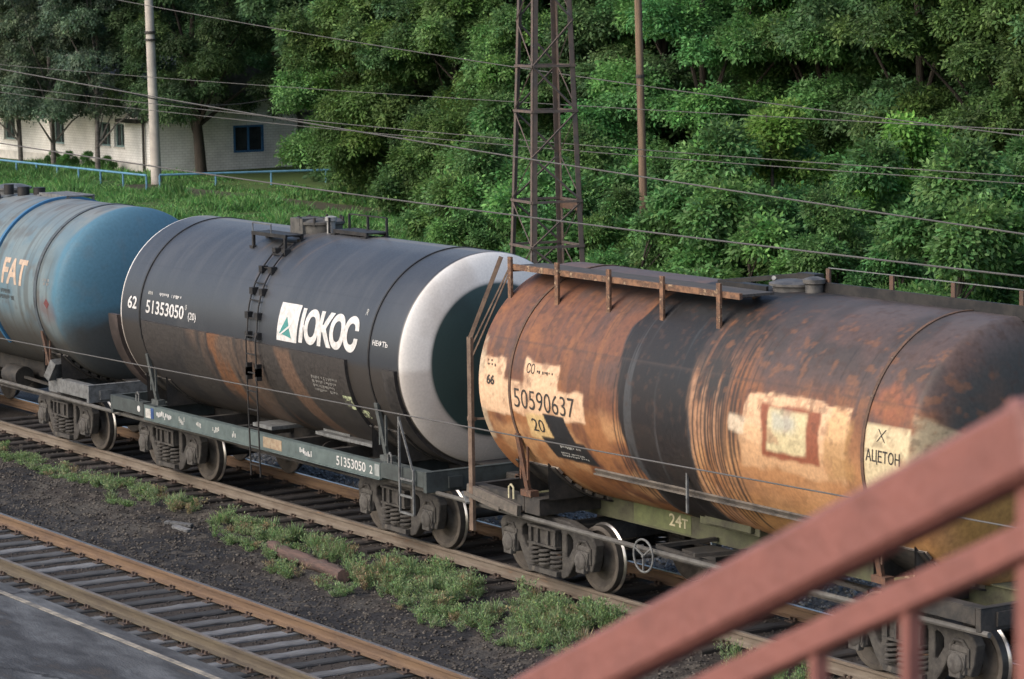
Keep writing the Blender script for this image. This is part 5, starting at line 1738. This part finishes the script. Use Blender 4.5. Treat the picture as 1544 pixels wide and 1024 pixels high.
def limbs(seed, H, r0, clumps, lean=0.3, nl=9, m=BARK, base=0.0):
    r = random.Random(seed)
    mb = MB()
    tr = []
    for k in range(9):
        t = k / 8
        tr.append(Vector((lean * t * math.sin(seed + t * 2) , lean * t * math.cos(seed * 2 + t * 2.5), base + (H - base) * t * 0.85)))
    mb.tube(tr, r0, 10, r0 * 0.25)
    cs = sorted(clumps, key=lambda c: -c[3])
    for c in r.sample(clumps, min(nl, len(clumps))):
        a = tr[min(7, max(1, int((c[2] * 0.6 - base) / max(0.1, (H - base)) * 8)))]
        b = Vector(c[:3])
        mid = a.lerp(b, 0.5) + Vector((0, 0, 0.25))
        mb.tube([a, mid, b], [r0 * 0.42, r0 * 0.25, r0 * 0.08], 6)
    return mb.mesh("trunk", m, True)
def acer_clumps(seed, H, Rc, z0, n, r0=0.40, r1=0.85):
    """boughs spread over the crown, each carrying a bunch of leaf clumps"""
    r = random.Random(seed)
    nb = max(6, n // 8)
    br = Rc * (0.40 if H > 8 else 0.5)
    boughs = []
    for tries in range(4000):
        if len(boughs) >= nb: break
        t = r.random() ** 0.85
        z = z0 + (H - z0) * t
        a = r.uniform(0, 6.28)
        prof = Rc * (0.62 + 0.45 * math.sin(math.pi * min(1, 0.15 + t * 0.9))) * (1 if t < 0.7 else (1.15 - t) / 0.45)
        q = prof * math.sqrt(r.uniform(0.3, 1.0)) * 0.85
        p = (q * math.cos(a), q * math.sin(a), z)
        if any(math.dist(p, b[:3]) < br * 0.95 for b in boughs) and tries < 3000: continue
        boughs.append((*p, br * r.uniform(0.7, 1.25)))
    out = []
    for bx, by, bz, rr in boughs:
        for _ in range(max(3, int(n / len(boughs)))):
            d = Vector((r.gauss(0, 1), r.gauss(0, 1), abs(r.gauss(0, 0.8)) - 0.25)).normalized() * rr * r.uniform(0.25, 1.0)
            out.append((bx + d.x, by + d.y, bz + d.z * 0.75, r.uniform(r0, r1)))
    return out
TREES = {}
def tree_kind(key, seed, H, Rc, z0, n, per, leaf, base, tips, droop, mleaf, mbark, r0, aspect=0.5, cl=None, lean=0.3, spread=0.2):
    c = cl or (acer_clumps(seed, H, Rc, z0, n) if H > 8 else acer_clumps(seed, H, Rc, z0, n, 0.3, 0.62))
    TREES[key] = (limbs(seed, H, r0, c, lean, m=mbark), foliage(seed, c, per, leaf, base, tips, droop, aspect, mleaf, spread=spread))
def put_tree(key, name, label, cat, x, y, s, rz, group, z=None, sz=None):
    t = thing(name, label, cat, (x, y, float(ground_z(x, y)) if z is None else z), rz, group)
    t.scale = (s, s, sz or s)
    link("trunk", TREES[key][0], t)
    link("crown", TREES[key][1], t)
    return t
GA = (0.073, 0.138, 0.043); GT = (0.112, 0.20, 0.058)
GD = (0.052, 0.098, 0.042); GDT = (0.07, 0.13, 0.055)
tree_kind("acer_a", 1, 12.5, 3.8, 0.4, 235, 540, 0.155, GA, GT, 0.25, ACER, BARK, 0.2)
tree_kind("acer_b", 2, 11.5, 4.0, 0.4, 235, 540, 0.155, GA, GT, 0.25, ACER, BARK, 0.22)
tree_kind("acer_c", 3, 13.0, 3.6, 0.5, 225, 530, 0.16, (0.062, 0.118, 0.048), (0.09, 0.165, 0.062), 0.3, ACER, BARK, 0.2)
tree_kind("back", 5, 16.0, 4.6, 1.0, 170, 330, 0.22, GD, GDT, 0.3, ACER, BARK, 0.3)
tree_kind("shrub_a", 7, 3.4, 1.6, 0.3, 34, 800, 0.145, (0.080, 0.155, 0.050), (0.12, 0.215, 0.07), 0.15, ACER, BARK, 0.06)
tree_kind("shrub_b", 8, 2.4, 1.7, 0.2, 28, 800, 0.145, (0.068, 0.135, 0.046), (0.105, 0.19, 0.065), 0.15, ACER, BARK, 0.06)
tree_kind("sapling", 9, 6.0, 1.6, 0.5, 36, 700, 0.16, (0.10, 0.20, 0.042), (0.14, 0.26, 0.055), 0.2, ACER, BARK, 0.08)
r9 = random.Random(19)
# front row of maples behind the train
x = -67.5
i = 0
while x < -10:
    y = 40 + r9.uniform(-1.6, 1.6)  - max(0, (x + 45) * 0.03)
    k = ("acer_a", "acer_b", "acer_c")[i % 3]
    put_tree(k, "maple_tree", "tall bushy green maple in the front row of trees behind the train", "tree", x, y, r9.uniform(0.92, 1.12), r9.uniform(0, 6.28), "front row of maples behind the train")
    x += r9.uniform(3.9, 5.0)
    i += 1
x = -77.5
while x < -8:
    k = ("acer_c", "acer_a", "back")[i % 3]
    put_tree(k, "maple_tree", "tall green tree in the second row, partly hidden behind the front maples", "tree", x, 47.5 + r9.uniform(-2, 2), r9.uniform(1.05, 1.25), r9.uniform(0, 6.28), "second row of trees behind the train")
    x += r9.uniform(4.6, 5.8)
    i += 1
x = -150
while x < -5:
    put_tree("back", "background_tree", "dark green tree far at the back, rising behind the other trees", "tree", x, 58 + r9.uniform(-3, 3), r9.uniform(1.0, 1.2), r9.uniform(0, 6.28), "dark trees at the back")
    x += r9.uniform(5.5, 7)
x = -170
while x < 0:
    put_tree("back", "background_tree", "dark green tree far at the back, rising behind the other trees", "tree", x, 69 + r9.uniform(-3, 3), r9.uniform(1.15, 1.35), r9.uniform(0, 6.28), "dark trees at the back")
    x += r9.uniform(6, 8)
# shrubs at the foot of the trees
for x, row in [(xx, rw) for rw in range(4) for xx in np.arange(-55.5 + rw * 4.9, -13, 2.7)]:
    x = float(x) + r9.uniform(-0.6, 0.6)
    i += 1
    y = 37.0 - row * 3.0 + r9.uniform(-1.2, 1.2) - max(0, (x + 52) * 0.05)
    put_tree(("shrub_a", "shrub_b")[i % 2], "green_shrub", "low leafy green shrub at the foot of the trees behind the tank tops", "shrub", x, y, r9.uniform(0.6, 1.25), r9.uniform(0, 6.28), "shrubs along the foot of the trees")
for x, y, s, lb in ((-26.3, 29.5, 1.02, "bright green young maple, tallest of the saplings at the right"), (-22.3, 31.5, 0.98, "bright green young maple near the right edge behind the rusty tank"),
                    (-29.5, 31.2, 0.62, "short bright green sapling right of the wooden pole"), (-38.5, 33.5, 0.62, "short bright sapling right of the lattice mast")):
    put_tree("sapling", "maple_sapling", lb, "sapling", x, y, s, r9.uniform(0, 6.28), "maple saplings")
# trees round the white building
def hang_clumps(seed, n, Rc, zlo, zhi):
    r = random.Random(seed)
    out = []
    for _ in range(n):
        t = r.random()
        a = r.uniform(0, 6.28)
        q = Rc * math.sqrt(r.random()) * (1 - 0.25 * t)
        out.append((q * math.cos(a), q * math.sin(a), zlo + (zhi - zlo) * t, r.uniform(0.5, 1.05)))
    return out
BG_ = (0.055, 0.08, 0.05); BGT = (0.09, 0.122, 0.075)
tree_kind("birch_a", 21, 12, 2.6, 2, 46, 260, 0.15, BG_, BGT, 0.9, BIRCH, BBARK, 0.14, 0.55, hang_clumps(21, 74, 2.7, 2.8, 11.5), 0.25, 0.16)
tree_kind("birch_b", 22, 12, 2.6, 2, 46, 260, 0.15, BG_, BGT, 0.9, BIRCH, BBARK, 0.14, 0.55, hang_clumps(22, 74, 2.7, 2.9, 11.5), 0.25, 0.16)
tree_kind("elm", 23, 11, 4.2, 2, 56, 300, 0.2, (0.042, 0.078, 0.032), (0.065, 0.11, 0.045), 0.7, BIRCH, BARK, 0.3, 0.32, hang_clumps(23, 110, 4.9, 3.0, 11.0), 0.4, 0.2)
for k, (x, y, s, lb) in enumerate(((-106.3, 39.0, 1.0, "dark birch with a thin trunk, leftmost in front of the white wall"), (-101.6, 39.0, 0.98, "dark birch second from the left in front of the white wall"),
                                   (-97.3, 38.9, 1.0, "dark birch with a slightly bent pale trunk before the white wall"), (-92.3, 39.0, 0.98, "dark birch beside the concrete pole and the building corner"), (-111.5, 39.0, 1.05, "dark birch at the far left edge of the white wall"))):
    put_tree(("birch_a", "birch_b")[k % 2], "birch_tree", lb, "tree", x, y, s, 1.3 * k + 0.5, "birches in front of the white building")
put_tree("elm", "elm_tree", "broad dark tree with a thick trunk before the end wall of the white building", "tree", -88.0, 42.5, 1.0, 0.4, None)
put_tree("elm", "elm_tree", "tall dark tree rising behind the roof of the white building", "tree", -97, 53.5, 1.35, 2.4, None)
put_tree("elm", "elm_tree", "dark drooping tree between the shed and the maples", "tree", -84.5, 57.5, 1.25, 4.1, None)
for k, (x, y, s) in enumerate(((-100.2, 40.3, 0.3), (-95.6, 40.2, 0.34), (-93.9, 40.3, 0.28), (-98.9, 40.4, 0.3))):
    put_tree("shrub_b", "small_bush", "small dark green bush against the foot of the white wall", "bush", x, y, s, k, "bushes at the foot of the white wall")

# ================================================================== FOOTBRIDGE STAIR RAILING (close to the camera)
RP = mat("red_brown_railing_paint", (0.245, 0.10, 0.083), (0.195, 0.082, 0.069), 9, 0.6, c3=(0.12, 0.055, 0.045), bump=0.3, hi=0.66)
O = Vector((CX, CY, CZ))
def at(u, v, d):
    return O + ray(u, v) * d
P0, P1 = at(1500, 693, 4.0), at(980, 964, 5.1)
RD = (P1 - P0)
UNIT = RD.length
RD.normalize()
st = thing("stair_railing", "red brown painted steel stair railing, close to the camera", "railing", tuple(P0))
down = lambda L: RD * L
Z_ = Vector((0, 0, 1))
LEN = 4.2
def slope_bar(off, hgt, thick, name, bev):
    o = Vector((0, 0, off))
    MB().bar(o + down(-0.13), o + down(LEN), thick, hgt, up=(0, 0, 1)).build(name, RP, st, bevel=bev)
slope_bar(0.0, 0.098, 0.06, "handrail", 0.01)
slope_bar(-0.132, 0.047, 0.04, "lower_rail", 0.006)
slope_bar(-0.86, 0.047, 0.04, "lower_rail", 0.006)
slope_bar(-1.2, 0.2, 0.05, "stringer", 0.006)
hd_ = Vector((RD.x, RD.y, 0)).normalized()
q = MB().bar(Vector((0, 0, 0.06)), Vector((0, 0, -1.25)), 0.055, 0.055, up=hd_)
po = q.build("post", RP, st, bevel=0.008)
po.location = at(1572, 691, 3.93) - P0
q = MB().bar(Vector((0, 0, 0)), -hd_ * 1.5, 0.06, 0.085)
hr_ = q.build("handrail", RP, st, bevel=0.01)
hr_.location = at(1538, 646, 3.96) - P0
k = 0.2 * UNIT
while k < LEN:
    MB().bar(Vector((0, 0, -0.15)) + down(k), Vector((0, 0, -0.86)) + down(k), 0.022, 0.022, up=hd_).build("baluster", RP, st)
    k += 0.25 * UNIT
MB().bar(down(LEN) + Vector((0, 0, 0.05)), down(LEN) + Vector((0, 0, -1.3)), 0.055, 0.055, up=hd_).build("post", RP, st)
